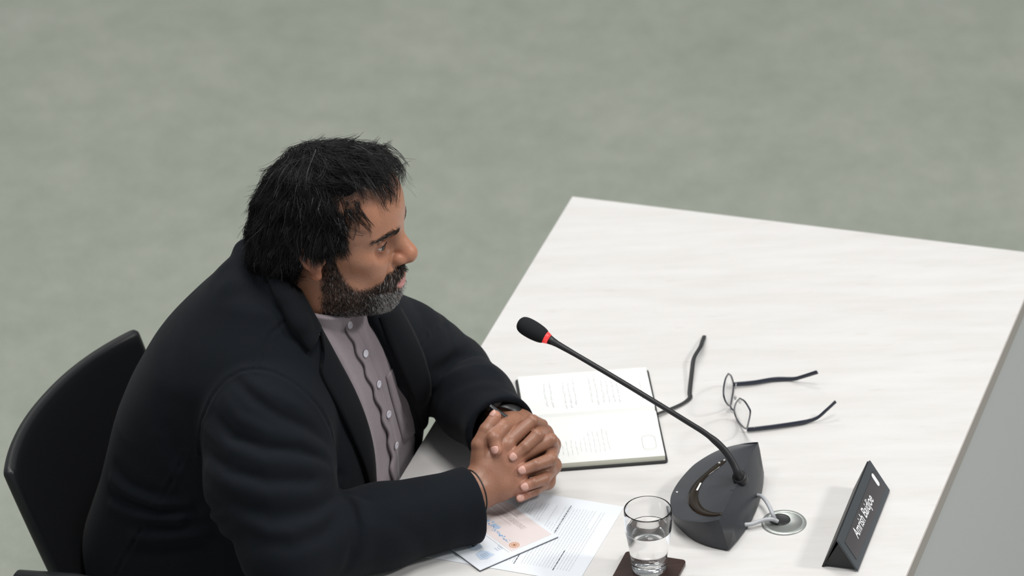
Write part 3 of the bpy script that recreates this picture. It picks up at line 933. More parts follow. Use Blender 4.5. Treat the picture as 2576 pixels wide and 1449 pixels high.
# head frame: x forward, y to his left, z up
HS = .97
HYAW, HPITCH = -AL - math.radians(13), math.radians(3.5)
hf = np.array([math.cos(HYAW) * math.cos(HPITCH), math.sin(HYAW) * math.cos(HPITCH), -math.sin(HPITCH)])
hl = np.array([-math.sin(HYAW), math.cos(HYAW), 0])
hu = np.cross(hf, hl)
HR = np.stack([hf, hl, hu], 1)               # columns: head axes
_nose = PL(1049, 641, -.655)
HO = _nose - HR @ (np.array([.1315, 0, -.0155]) * HS)
def toH(P): return ((P - HO.astype(f4)) @ HR.astype(f4)) / f4(HS)
def fromH(q): return HO + (np.asarray(q, float) * HS) @ HR.T
EYE = [np.array([.0775, s * .0325, .012]) for s in (-1, 1)]
ER = .0130
def head_core(q):
    s = np.abs(q[:, 1:2]); m = np.concatenate([q[:, :1], s, q[:, 2:]], 1)     # both sides at once
    d = ell(q, (.004, 0, .050), (.093, .077, .080))
    d = smin(d, ell(q, (.041, 0, .062), (.056, .067, .063)), .05)
    d = smin(d, ell(q, (.042, 0, -.02), (.054, .060, .066)), .03)
    d = smin(d, ell(q, (.038, 0, -.064), (.054, .056, .038)), .025)
    d = smin(d, ell(q, (.083, 0, -.090), (.020, .026, .019)), .022)
    d = smin(d, ell(m, (.066, .036, -.022), (.024, .023, .026)), .02)
    d = smin(d, ell(m, (.050, .057, .000), (.026, .012, .013)), .025)
    d = smin(d, ell(m, (.018, .055, -.062), (.036, .018, .033)), .03)
    d = smin(d, ell(q, (.042, 0, -.095), (.040, .045, .021)), .03)
    d = smin(d, chain(m, [(.0945, .0, .033), (.090, .026, .037), (.074, .050, .033)], [.0085, .0095, .007], .01), .018)   # brow
    d = smax(d, -ell(m, (.097, .036, .012), (.018, .022, .014)), .016)         # socket
    d = smin(d, ell(q, (.085, 0, -.056), (.025, .031, .028)), .022)            # muzzle
    # nose
    d = smin(d, chain(q, [(.0885, 0, .036), (.0975, 0, .018), (.1080, 0, .0005), (.1160, 0, -.0120)], [.0090, .0088, .0098, .0118], .012), .012)
    d = smin(d, sph(q, (.1185, 0, -.0155), .0125), .012)
    d = smin(d, ell(m, (.1060, .0142, -.0190), (.0118, .0078, .0086)), .0055)
    d = smax(d, -cap(m, (.1105, .0068, -.036), (.1095, .0068, -.0255), .0028), .003)
    d = smin(d, cap(q, (.103, 0, -.033), (.113, 0, -.0265), .005), .007)
    # cheek fold beside nose and mouth
    d = smax(d, -chain(m, [(.0985, .0275, -.022), (.0955, .0315, -.036), (.0885, .035, -.052)], [.0006, .0012, .0008]), .007)
    # lids over the eyeballs
    for s_ in (1,):
        e = np.array([.0775, .0325, .012], f4)
        k = m - e
        lid = sph(m, e, .0146)
        d = smin(d, lid, .004)
        r = np.sqrt((k * k).sum(1))
        hgt = .0060 * np.maximum(0, 1 - (k[:, 1] / .0160) ** 2) - .0004
        zc = -.0006 + .0008 * (k[:, 1] / .0142)
        ap = np.maximum(np.maximum(np.abs(k[:, 2] - zc) - hgt, .002 - k[:, 0]), np.abs(k[:, 1]) - .0156)
        d = smax(d, -np.maximum(ap, ER - .0010 - r), .0010)
        d = smax(d, -chain(m, [(.0915, .0185, .0185), (.0945, .0325, .0235), (.0845, .0465, .0185)], [.0007, .0011, .0006]), .004)
        d = smax(d, -chain(m, [(.0935, .021, .001), (.0935, .033, -.004), (.0845, .046, -.001)], [.0005, .0009, .0005]), .006)
    # mouth
    d = smin(d, chain(m, [(.1095, 0, -.0535), (.1070, .010, -.0530), (.0955, .0240, -.0595)], [.0050, .0052, .0025], .003), .004)
    d = smin(d, chain(m, [(.1080, 0, -.0660), (.1055, .010, -.0655), (.0950, .0220, -.0612)], [.0064, .0062, .0025], .003), .004)
    d = smax(d, -chain(m, [(.1162, 0, -.0592), (.1117, .011, -.0594), (.0990, .0250, -.0602)], [.0013, .0013, .0010]), .0018)
    d = smax(d, -chain(m, [(.106, 0, -.0775), (.101, .012, -.0775)], [.0025, .002]), .009)
    # ears
    m = (m - np.array([-.004, .079, .0], f4)) / f4(.90) + np.array([-.004, .079, .0], f4)
    e_ = ell(m, (-.010, .0800, .003), (.019, .0055, .030), None)
    hx = chain(m, [(.006, .0775, .010), (.006, .0835, .027), (-.006, .0885, .0345), (-.021, .0910, .027), (-.0255, .0900, .008), (-.018, .0860, -.012), (-.007, .0815, -.023)], [.0036, .0042, .0046, .0048, .0046, .0044, .0045], .003)
    e_ = smin(e_, hx, .005)
    e_ = smin(e_, ell(m, (-.003, .0805, -.0270), (.0088, .0058, .0100)), .006)
    e_ = smax(e_, -ell(m, (-.005, .0880, .000), (.0090, .0075, .0115)), .004)
    e_ = smax(e_, -chain(m, [(.000, .089, .017), (-.012, .0925, .020), (-.017, .0925, .006)], [.002, .003, .002]), .004)
    e_ = smin(e_, ell(m, (.0070, .0775, -.001), (.0050, .0045, .0065)), .003)
    d = smin(d, e_ * f4(.90), .006)
    return d
NECK = [HO + np.array([-.020, 0, -.050]), np.array([-.095, -.685, 1.055]), np.array([-.135, -.685, .98])]
def f_head(P):
    q = toH(P)
    r = np.sqrt((q * q).sum(1))
    d = (r - .17) * HS
    near = r < .21
    if near.any():
        d[near] = head_core(q[near]) * HS
    return d
# arms
SR, SL = PL(672, 1050, -.835), PL(1010, 860, -.50)
ERJ, ELJ = PZ(715, 1372, .797), PZ(1130, 947, .806)
WR, WL = HZ(385, 1090, -.002), HZ(705, 330, .080)
# hand joints: photo crop x, y and distance offset
RH = {'index': [((690, 640), .000), ((965, 400), .014), ((1060, 440), .034), ((1090, 560), .052)],
      'middle': [((795, 770), .002), ((1150, 590), .014), ((1175, 700), .040), ((1120, 790), .052)],
      'ring': [((830, 920), .004), ((1130, 850), .022), ((1140, 900), .044), ((1080, 960), .054)],
      'little': [((815, 1050), .006), ((1020, 1030), .028), ((1040, 1060), .044), ((990, 1100), .052)],
      'thumb': [((455, 900), .004), ((430, 640), -.004), ((500, 490), -.004), ((588, 352), .000)]}
LH = {'index': [((1080, 520), .042), ((1010, 545), .002), ((890, 660), -.006), ((770, 760), -.008)],
      'middle': [((1160, 640), .046), ((1150, 785), .006), ((1000, 842), -.006), ((860, 895), -.008)],
      'ring': [((1170, 850), .048), ((1080, 985), .008), ((980, 1022), -.003), ((885, 1062), -.005)],
      'little': [((1110, 1010), .050), ((985, 1100), .014), ((905, 1140), .006), ((838, 1175), .003)],
      'thumb': [((770, 440), .040), ((660, 470), .006), ((575, 570), -.012), ((602, 690), -.016)]}
def hj(H): return {k: [HZ(*p, d) for p, d in v] for k, v in H.items()}
RJ, LJ = hj(RH), hj(LH)
FR = {'index': (.0112, .0098, .0088, .0078), 'middle': (.0114, .0100, .0090, .0080), 'ring': (.0110, .0096, .0086, .0077), 'little': (.0100, .0086, .0077, .0068), 'thumb': (.0165, .0125, .0110, .0088)}
def f_hand(P, J, W_):
    names = ('index', 'middle', 'ring', 'little')
    d = None
    for i, nme in enumerate(names):                       # palm: one web of metacarpals
        b_ = W_ + (J[nme][0] - J['middle'][0]) * .42
        x = cap(P, b_, J[nme][0], .0150, .0128)
        d = x if d is None else smin(d, x, .014)
    mid_ = (J['index'][0] + J['little'][0]) / 2
    d = smin(d, cap(P, W_ * .45 + J['thumb'][0] * .25 + J['index'][0] * .3, W_ * .4 + J['little'][0] * .6, .015, .014), .014)
    for nme in names:
        j = J[nme]; r = FR[nme]
        x = chain(P, j, r, .0012)
        x = np.minimum(x, sph(P, j[1], r[1] + .0004))     # knuckle
        x = smin(x, sph(P, j[0], r[0] + .0012), .006)
        d = smin(d, x, .0028)
    j = J['thumb']; r = FR['thumb']
    x = chain(P, j, r, .0025)
    x = smin(x, cap(P, j[0], W_, .0165, .018), .012)
    x = smin(x, cap(P, j[0] * .5 + j[1] * .5, J['index'][0] * .75 + W_ * .25, .0090, .0105), .012)   # web
    d = smin(d, x, .006)
    return d
def f_arm(P, S, E_, W_, ru=.046, re=.038, rw=.029):
    d = cap(P, S, E_, ru, re)
    return smin(d, chain(P, [E_, E_ * .6 + W_ * .4, W_], [re, re - .002, rw], .02), .02)
HCEN = HZ(760, 780, .01)
def f_hands(P):
    r = np.sqrt(((P - HCEN.astype(f4)) ** 2).sum(1))
    d = r - .14
    near = r < .19
    if near.any():
        q = P[near]
        a = smin(f_hand(q, RJ, WR), cap(q, WR, WR * .7 + ERJ * .3, .0275, .031), .012)
        b = smin(f_hand(q, LJ, WL), cap(q, WL, WL * .7 + ELJ * .3, .0275, .031), .012)
        d[near] = smin(a, b, .0030)
    return d
# torso as a loft of level sections: height, centre across, centre along, half depth, half width, twist
SEC = np.array([(.42, -.245, -.655, .245, .212, 0), (.515, -.245, -.655, .245, .214, 0), (.63, -.221, -.650, .240, .217, 0), (.75, -.196, -.624, .222, .246, 0), (.85, -.179, -.627, .206, .244, 2),
                (.93, -.166, -.641, .183, .235, 5), (1.00, -.155, -.662, .154, .212, 8), (1.045, -.145, -.672, .125, .172, 9), (1.085, -.133, -.68, .098, .122, 7), (1.125, -.118, -.683, .080, .088, 5), (1.16, -.108, -.683, .072, .076, 4)])
_z = np.linspace(SEC[0, 0], SEC[-1, 0], 200)
def _sm(col):
    y = np.interp(_z, SEC[:, 0], SEC[:, col])
    k = np.hanning(17); k /= k.sum()
    return np.convolve(np.pad(y, 8, 'edge'), k, 'valid')
LS = [_sm(c) for c in range(1, 6)]
def section(z):
    return [np.interp(z, _z, s).astype(f4) for s in LS]
def f_loft(P, inset=0.0, top=1.13, botm=.43):
    ca, cb, ra, rb, yw = section(P[:, 2])
    ra = ra - inset; rb = rb - inset
    t = np.radians(yw)
    x, y = P[:, 0] - ca, P[:, 1] - cb
    c, s = np.cos(t), np.sin(t)
    u_, v_ = x * c - y * s, x * s + y * c            # chest turned a little towards the camera
    n = np.interp(P[:, 2], [.88, 1.0], [3.3, 2.4]).astype(f4)
    k = (np.abs(u_ / ra) ** n + np.abs(v_ / rb) ** n) ** (1 / n)
    d = (k - 1) * np.minimum(ra, rb) * .9
    d = smax(d, P[:, 2] - top, .012)
    return smax(d, botm - P[:, 2], .03)
# legs under the desk
HIPR, HIPL = np.array([-.24, -.76, .57]), np.array([-.24, -.56, .57])
KNR, KNL = np.array([.20, -.80, .56]), np.array([.20, -.50, .56])
ANR, ANL = np.array([.17, -.80, .10]), np.array([.19, -.50, .10])
def f_legs(P, g=0.0):
    d = None
    for h_, k_, a_ in ((HIPR, KNR, ANR), (HIPL, KNL, ANL)):
        x = smin(cap(P, h_, k_, .088 + g, .062 + g), cap(P, k_, a_, .060 + g, .042 + g), .03)
        d = x if d is None else smin(d, x, .02)
    return d
def f_feet(P, g=0.0):
    d = None
    for a_ in (ANR, ANL):
        x = smin(cap(P, a_, a_ + np.array([.02, 0, -.06]), .040 + g, .036 + g), cap(P, a_ + np.array([-.02, 0, -.062]), a_ + np.array([.16, 0, -.07]), .034 + g, .028 + g), .03)
        d = x if d is None else np.minimum(d, x)
    return d
def desk_clear(P, d, top=DZ + .0012):         # cloth and skin press against the desk, never through it
    a = np.maximum(np.maximum(f4(A0 - .0015) - P[:, 0], P[:, 2] - f4(top)), f4(DZ - .033) - P[:, 2])
    d = smax(d, -a, .004)
    return smax(d, -np.maximum(P[:, 2] - f4(.452), P[:, 0] - f4(.07)), .01)
def f_body(P):
    d = smin(f_head(P), chain(P, NECK, [.060, .062, .07], .02), .03)
    d = smin(d, f_loft(P, .045, 1.02, .46), .03)
    d = chair_clear(P, d, .034)
    d = smin(d, f_arm(P, SR, ERJ, WR), .03)
    d = smin(d, f_arm(P, SL, ELJ, WL), .03)
    d = smin(d, smin(f_legs(P), f_feet(P), .03), .03)
    d = smin(d, f_hands(P), .001)
    return desk_clear(P, d)
# ---- colour of the skin (pigment of lips and stubble ground, plus painted shade on the hands)
SK = np.array([.43, .205, .125]); LIP = np.array([.56, .25, .24]); STUB = np.array([.050, .033, .026])
def vnoise(P, f, seed=0):
    r = np.random.default_rng(seed)
    d = np.zeros(len(P), f4)
    for k in range(6):
        w_ = r.normal(0, f, 3).astype(f4); d += np.sin(P @ w_ + r.uniform(0, 6.28))
    return d / 6
def sstep(x, a, b):
    t = np.clip((x - a) / (b - a), 0, 1)
    return t * t * (3 - 2 * t)
def beard_mask(q):
    """0..1 over head coordinates: sideburn, jaw, moustache, chin"""
    x, y, z = q[:, 0], np.abs(q[:, 1]), q[:, 2]
    # upper edge of the cheek beard runs from the ear down to the mouth corner
    edge = np.interp(x, [-.01, .012, .022, .032, .045, .060, .075, .088], [.03, .022, .004, -.024, -.040, -.050, -.050, -.044])
    cheek = sstep(edge - z, -.004, .010) * sstep(x, -.004, .010)
    throat = sstep(z, -.118, -.100)
    mo = sstep(.026 - np.hypot((y - .006) * .75, (z + .0445) * 2.2), -.004, .006) * sstep(x, .085, .093) * sstep(-.030 - z, 0, .004)
    b_ = np.maximum(cheek * throat, mo)
    mouth = np.hypot(y / .022, (z + .060) / .0115)
    b_ = b_ * sstep(mouth, .85, 1.15)
    soul = sstep(np.hypot((y - .012) / .008, (z + .077) / .006), .4, 1.0)
    b_ = b_ * np.where(x > .085, .25 + .75 * soul, 1)
    return b_ * sstep(x, -.006, .004) * sstep(.0765 - y, -.002, .002)
BROW = np.array([(.1000, .0125, .0345), (.0965, .024, .0405), (.0885, .038, .0425), (.0700, .0545, .0360)])
def skin_tint(V):
    q = toH(V)
    near = (np.abs(q) < .2).all(1) & (q[:, 2] > -.15)
    c = np.tile(SK, (len(V), 1))
    n_ = vnoise(V, 90, 3) * .5 + vnoise(V, 240, 4) * .3
    c *= (1 + .09 * n_)[:, None]
    x, y, z = q[:, 0], np.abs(q[:, 1]), q[:, 2]
    # lips
    lm = sstep(1 - np.hypot(y / .0225, (z + .0605) / .0098), 0, .18) * (x > .088) * near
    c = c * (1 - lm[:, None]) + LIP * lm[:, None]
    bm_ = beard_mask(q) * near * (1 - lm)
    bm_ = bm_ * np.random.default_rng(5).uniform(.70, 1.0, len(V)) * .92
    c = c * (1 - bm_[:, None]) + STUB * bm_[:, None]
    # reddish ears, nose; darker lids
    rd = np.maximum(sstep(.024 - np.linalg.norm(q - np.array([.112, 0, -.014]), axis=1), 0, .014), sstep(y, .076, .086) * (x < .02)) * near
    c *= 1 + rd[:, None] * np.array([.06, -.12, -.16])
    ey = sstep(.026 - np.linalg.norm(np.stack([x - .083, y - .0325, (z - .012) * 1.2], 1), axis=1), 0, .013) * near
    c *= 1 - ey[:, None] * np.array([.24, .30, .30])
    bx_ = np.stack([x, y, z], 1)
    bd_ = polyd(bx_.astype(f4), BROW)
    bw_ = sstep(.0062 - bd_, 0, .003) * near
    c = c * (1 - .72 * bw_[:, None]) + np.array([.02, .014, .011]) * .72 * bw_[:, None]
    # scalp a little darker where hair grows
    sc = sstep(z, .085, .105) * near
    c *= 1 - sc[:, None] * .45
    # fingertips pinker
    hd = np.linalg.norm(V - HCEN, axis=1)
    c *= 1 - (sstep(.22 - hd, 0, .05) * (V[:, 2] < .95))[:, None] * np.array([.30, .29, .27])  # whole hands darkened: shade from their tilt to the light, put into the tint
    for J in (RJ, LJ):
        for k, j in J.items():
            t = sstep(.020 - np.linalg.norm(V - j[3], axis=1), 0, .014) * (hd < .15)
            c *= 1 + t[:, None] * np.array([.36, .34, .42])
            for kn in (1, 2):
                t = sstep(.010 - np.linalg.norm(V - j[kn], axis=1), -.003, .006) * (hd < .15)
                c *= 1 - t[:, None] * np.array([.16, .20, .20])
    return c
skin = mat('skin', rough=.42, spec=.45, Subsurface_Weight=.12, Subsurface_Scale=.006)
skin.node_tree.nodes['Principled BSDF'].inputs['Subsurface Radius'].default_value = (1.0, .35, .2)
n_, l_, b_ = nodes(skin)
at_ = n_.new('ShaderNodeAttribute'); at_.attribute_name = 'tint'
pn = noise(skin, 420, 3, .6)
pr = ramp(skin, pn.outputs['Fac'], [(.3, (.9, .88, .87)), (.7, (1.05, 1.04, 1.04))])
setc(skin, mixc(skin, 1.0, at_.outputs['Color'], pr.outputs['Color'], 'MULTIPLY'))
bump(skin, pn.outputs['Fac'], .22, .0007)
man = thing('person', wor((-.2, -.66, 0)).ravel(), 'person in black blazer and mauve shirt seated at the desk with hands clasped', 'person')
def fine_mask(V):
    return (np.linalg.norm(V - (HO + np.array([.02, 0, 0])), axis=1) < .165) & (V[:, 2] > 1.0) | (np.linalg.norm(V - HCEN, axis=1) < .115)
body, BV, BF = sdf_object('body', f_body, (-.62, -1.06, 0), (.42, -.30, 1.36), .0024, skin, man, color=skin_tint, mask=fine_mask)
# eyes
sclera = mat('eye_white', (.50, .43, .39), .15, spec=.5)
iris_m = mat('iris_brown', (.035, .018, .010), .12, spec=.6)
for e in EYE:
    c = wor(fromH(e)).ravel()
    g = np.array([1, -.30, -.12]); g /= np.linalg.norm(g)
    gw = wor((HR @ g)[None]).ravel()
    R_ = ER * HS
    prof = [(0, -R_)] + [(R_ * math.sin(t), -R_ * math.cos(t)) for t in np.linspace(.15, math.pi - .15, 22)] + [(0, R_)]
    eo = lathe('eye', prof, c, sclera, man, 28, gw)
    ri = .0060 * HS
    t0 = math.asin(ri / R_)
    prof = [(R_ * 1.006 * math.sin(t), R_ * 1.006 * math.cos(t)) for t in np.linspace(t0, .02, 8)] + [(0, R_ * 1.02)]
    lathe('iris', prof, c, iris_m, eo, 28, gw, label='brown iris')
# ------------------------------------------------------------------ clothes
def Zc(pts, k=2.43, o=(200, 880)):
    return [(o[0] + x / k, o[1] + y / k) for x, y in pts]
SRj = PL(672, 1052, -.83)
SEr, CFr = PZ(728, 1380, .806), PZ(1186, 1270, .7925)
SLj = PL(1012, 880, -.50)
SEl, CFl = PZ(1130, 945, .808), PD(1260, 1083, 6.915)
AXr = (CFr - SEr) / np.linalg.norm(CFr - SEr)
AXl = (CFl - SEl) / np.linalg.norm(CFl - SEl)
def f_sleeve(P, S, E_, C_, ax, r, cut=True):
    M_ = S * .5 + E_ * .5 + np.array([-.012, 0, 0])
    d = chain(P, [S, M_, E_], r[:3], .02)
    d = smin(d, chain(P, [E_, E_ * .5 + C_ * .5, C_, C_ + ax * .03], [r[2] * .96, r[3], r[4], r[4]], .015), .012)
    if cut:
        h = (P - C_.astype(f4)) @ ax.astype(f4)
        d = smax(d, h, .004)
        d = smax(d, -smax(cap(P, C_ - ax * .05, C_ + ax * .06, r[4] - .006), -(h + .045), .004), .003)
    return d
RRs = (.098, .093, .073, .062, .054)
RLs = (.077, .074, .064, .060, .051)
_sh = [SRj + np.array([.0, .035, .012]), np.array([-.135, -.69, 1.035]), SLj + np.array([0, -.03, .012])]
def f_jk0(P):                                # blazer before folds: trunk, shoulders, sleeves
    d = f_trunk(P)
    a = f_sleeve(P, SRj, SEr, CFr, AXr, RRs)
    b = f_sleeve(P, SLj, SEl, CFl, AXl, RLs)
    return smin(smin(d, a, .010), b, .014)
def f_trunk(P):
    return smin(f_loft(P, 0, 1.105), chain(P, _sh, [.078, .070, .068], .03), .05)
# folds traced on the cloth: ridge (+) or valley (-), height and width in metres
FOLDS = []
def fold(pts, h, w): FOLDS.append((pts, h * .72, w * .74))
fold(Zc([(960, 190), (1060, 300), (1210, 400), (1400, 480), (1500, 560)]), -.0045, .011)
fold(Zc([(1000, 160), (1130, 250), (1300, 330), (1440, 420)]), .003, .012)
fold(Zc([(880, 300), (980, 420), (1150, 500), (1350, 540), (1500, 610)]), .0050, .013)
fold(Zc([(820, 390), (930, 530), (1120, 600), (1350, 620), (1520, 690)]), -.0060, .011)
fold(Zc([(780, 480), (930, 610), (1130, 680), (1350, 700), (1545, 740)]), .0055, .014)
fold(Zc([(770, 620), (930, 740), (1150, 800), (1380, 800), (1580, 770)]), -.0050, .013)
fold(Zc([(790, 720), (950, 840), (1150, 890), (1400, 880), (1590, 840)]), .0045, .016)
fold(Zc([(840, 860), (980, 970), (1180, 1020), (1400, 990), (1580, 890)]), -.0040, .016)
fold(Zc([(960, 1030), (1150, 1110), (1290, 1115), (1450, 1050), (1590, 930)]), .0060, .016)
fold(Zc([(1100, 1180), (1300, 1200), (1500, 1120), (1620, 980)]), -.0040, .018)
fold(Zc([(1600, 860), (1660, 960), (1690, 1080), (1680, 1200), (1630, 1340)]), -.0070, .010)
fold(Zc([(1640, 880), (1730, 960), (1760, 1080), (1740, 1220)]), .0045, .014)
fold(Zc([(1630, 870), (1700, 895), (1780, 915), (1850, 900)]), -.0045, .008)
fold(Zc([(1820, 1000), (1960, 1060), (2080, 1190), (2130, 1260)]), -.0022, .020)
fold(Zc([(1960, 960), (2100, 930), (2250, 920)]), .0020, .022)
fold(Zc([(2200, 1000), (2210, 1100), (2190, 1230)]), -.0016, .018)
fold(Zc([(230, 720), (330, 820), (460, 880), (600, 900)]), -.0045, .014)
fold(Zc([(200, 800), (320, 880), (470, 940), (650, 960)]), .0045, .014)
fold(Zc([(190, 880), (330, 950), (500, 990), (700, 985), (880, 970)]), -.0050, .013)
fold(Zc([(200, 960), (380, 1020), (600, 1040), (880, 1010)]), .0045, .014)
fold(Zc([(390, 1090), (600, 1085), (800, 1060), (930, 1040)]), -.0040, .014)
fold(Zc([(330, 1150), (560, 1150), (760, 1130), (940, 1100)]), .0040, .016)
fold(Zc([(290, 1240), (520, 1230), (760, 1190), (980, 1170)]), -.0035, .016)
fold(Zc([(480, 560), (540, 700), (640, 800), (700, 850)]), .0030, .022)
fold(Zc([(560, 500), (620, 650), (700, 760)]), -.0030, .020)
fold([(1085, 905), (1140, 872), (1190, 858)], .0045, .012)
fold([(1090, 935), (1150, 905), (1215, 893)], -.0050, .011)
fold([(1098, 962), (1160, 935), (1235, 925)], .0045, .013)
fold([(1110, 1000), (1165, 965), (1245, 955)], -.0030, .014)
fold([(1075, 850), (1110, 820), (1150, 812)], -.0035, .011)
fold([(1180, 1080), (1220, 1030), (1270, 990)], .0020, .018)
fold([(430, 830), (420, 950), (440, 1080)], -.0022, .030)
FP3 = [(traces(f_jk0, p), h, w_) for p, h, w_ in FOLDS]
# seams: narrow shallow grooves
SEAMS = [Zc([(740, 640), (735, 520), (770, 380), (830, 260), (900, 180), (980, 135), (1080, 120), (1180, 135), (1300, 195), (1400, 280), (1480, 380), (1530, 480), (1560, 600), (1570, 700)]),
         Zc([(1085, 120), (1110, 20), (1160, -90), (1240, -160), (1300, -210)]),
         Zc([(385, 1090), (330, 1180), (270, 1280), (220, 1383)]),
         Zc([(640, 640), (600, 740), (540, 850), (470, 960)]),
         [(1050, 879), (1062, 868), (1070, 856), (1077, 842)]]
SM3 = [traces(f_jk0, p) for p in SEAMS]
def near_mask(P, pts, r):
    lo, hi = pts.min(0) - r, pts.max(0) + r
    return ((P > lo) & (P < hi)).all(1)
def add_folds(P, d, folds=None, seams=None):
    for pts, h, w_ in (FP3 if folds is None else folds):
        m = near_mask(P, pts, w_ * 2.4) & (np.abs(d) < .05)
        if m.any():
            q = polyd(P[m], pts)
            e = np.minimum(np.linalg.norm(P[m] - pts[0], axis=1), np.linalg.norm(P[m] - pts[-1], axis=1))
            d[m] -= 1.45 * h * np.exp(-(q / w_) ** 2) * (.35 + .65 * np.clip(e / .04, 0, 1))
    for pts in (SM3 if seams is None else seams):
        m = near_mask(P, pts, .008) & (np.abs(d) < .05)
        if m.any():
            q = polyd(P[m], pts)
            d[m] += .0016 * np.exp(-(q / .0022) ** 2) - .0009 * np.exp(-((q - .006) / .004) ** 2)
    return d
# front opening, traced on the trunk and kept as an outline on the man's front (along, height)
OPN = [(752, 700), (775, 765), (803, 830), (845, 905), (888, 985), (918, 1060), (936, 1140), (942, 1225), (960, 1330), (1010, 1330), (1050, 1200), (1059, 1112), (1050, 1055), (1021, 975), (987, 895), (948, 812), (915, 720), (850, 640)]
OP3 = traces(f_trunk, OPN)[:, 1:]
def polysd(x, poly):
    d = np.full(len(x), 1e9); ins = np.zeros(len(x), bool)
    n = len(poly)
    for i in range(n):
        a, b = poly[i], poly[(i + 1) % n]
        e = b - a; w_ = x - a
        t = np.clip((w_ @ e) / (e @ e + 1e-12), 0, 1)
        d = np.minimum(d, ((w_ - t[:, None] * e) ** 2).sum(1))
        c = ((a[1] > x[:, 1]) != (b[1] > x[:, 1])) & (x[:, 0] < (b[0] - a[0]) * (x[:, 1] - a[1]) / (b[1] - a[1] + 1e-12) + a[0])
        ins ^= c
    d = np.sqrt(d)
    return np.where(ins, -d, d).astype(f4)
NKA, NKD = np.array([-.104, -.686, 1.036]), np.array([.45, 0, .893])
COLL = traces(f_trunk, [(625, 640), (648, 668), (678, 705), (712, 755), (748, 815), (778, 868)])
COLF = np.array([[-.150, -.615, 1.105], [-.090, -.590, 1.075], [-.045, -.600, 1.03]])
COLB = np.array([[-.180, -.655, 1.100], [-.188, -.700, 1.100], [-.172, -.742, 1.098]])
def f_jacket(P):
    d = f_trunk(P)
    d = smin(d, chain(P, COLL, [.020, .019, .017, .014, .010, .006], .01), .008)
    d = smin(d, chain(P, np.vstack([COLL[:1], COLB[::-1], COLF]), [.020, .020, .020, .020, .019, .018, .014], .01), .016)
    # neck hole
    q = P - NKA.astype(f4)
    h = q @ NKD.astype(f4)
    rho = np.sqrt(np.maximum((q * q).sum(1) - h * h, 0))
    d = smax(d, -smax(rho - .070, .012 - h, .01), .008)
    # open front
    m = (P[:, 0] > -.17) & (P[:, 2] > .55) & (np.abs(d) < .08) & (P[:, 1] > -.86)
    if m.any():
        o = polysd(P[m][:, 1:].astype(float), OP3)
        o = smax(o, f4(-.165) - P[m][:, 0], .004)
        d[m] = smax(d[m], -o, .006)
    d = smin(d, f_sleeve(P, SRj, SEr, CFr, AXr, RRs), .010)
    d = smin(d, f_sleeve(P, SLj, SEl, CFl, AXl, RLs), .014)
    d = add_folds(P, d)
    return chair_clear(P, desk_clear(P, d, DZ + .0055))
wool = mat('black_wool', (.0048, .0066, .0096), .85, spec=.14, Sheen_Weight=.025, Sheen_Roughness=.5)
wn = noise(wool, 700, 3, .7); bump(wool, wn.outputs['Fac'], .35, .0008)
jacket, JV, JF = sdf_object('blazer', f_jacket, (-.60, -1.08, .40), (.34, -.28, 1.20), .0034, wool, man, 'black wool blazer')

# shirt
SHF = []
for pts, h, w_ in (([(800, 850), (850, 930), (890, 1020), (915, 1110), (930, 1210)], -.0025, .009), ([(820, 840), (870, 930), (905, 1010), (928, 1100), (945, 1200)], .0025, .009),
                   ([(965, 830), (990, 930), (1010, 1010), (1018, 1090)], -.0008, .008), ([(945, 840), (975, 930), (998, 1020), (1005, 1120)], .0010, .008),
                   ([(1000, 930), (1030, 1010), (1040, 1080)], .0006, .008), ([(900, 830), (930, 890), (958, 960), (978, 1040), (990, 1130)], .0016, .008),
                   ([(782, 785), (812, 812), (850, 828), (872, 832)], -.0026, .004), ([(905, 800), (915, 840), (935, 880)], .0030, .009), ([(925, 790), (935, 830), (950, 870)], -.0025, .007)):
    SHF.append((pts, h * 1.35, w_))
def f_sh0(P):
    return smin(f_loft(P, .009, 1.075), chain(P, _sh, [.060, .058, .050], .03), .05)
SH3 = [(traces(f_sh0, p), h, w_) for p, h, w_ in SHF]
def f_shirt(P):
    d = f_sh0(P)
    d = add_folds(P, d, SH3, [])
    q = P - NKA.astype(f4)
    h = q @ NKD.astype(f4)
    rho = np.sqrt(np.maximum((q * q).sum(1) - h * h, 0))
    d = smax(d, -smax(rho - .0635, .010 - h, .006), .004)
    band = smax(np.abs(rho - .0690) - .0042, np.abs(h - .042) - .024, .002)
    return chair_clear(P, desk_clear(P, smin(d, band, .004)), .020)
shirt_m = mat('mauve_cotton', (.265, .225, .245), .85, spec=.15, Sheen_Weight=.12)
sn = noise(shirt_m, 500, 3, .7, stretch=(1, 1, .25)); sr = ramp(shirt_m, sn.outputs['Fac'], [(.3, (.245, .207, .226)), (.7, (.285, .243, .262))]); setc(shirt_m, sr.outputs['Color']); bump(shirt_m, sn.outputs['Fac'], .3, .0006)
shirt, SV, SF = sdf_object('shirt', f_shirt, (-.46, -.90, .50), (.05, -.42, 1.14), .0025, shirt_m, man, 'mauve collarless shirt')

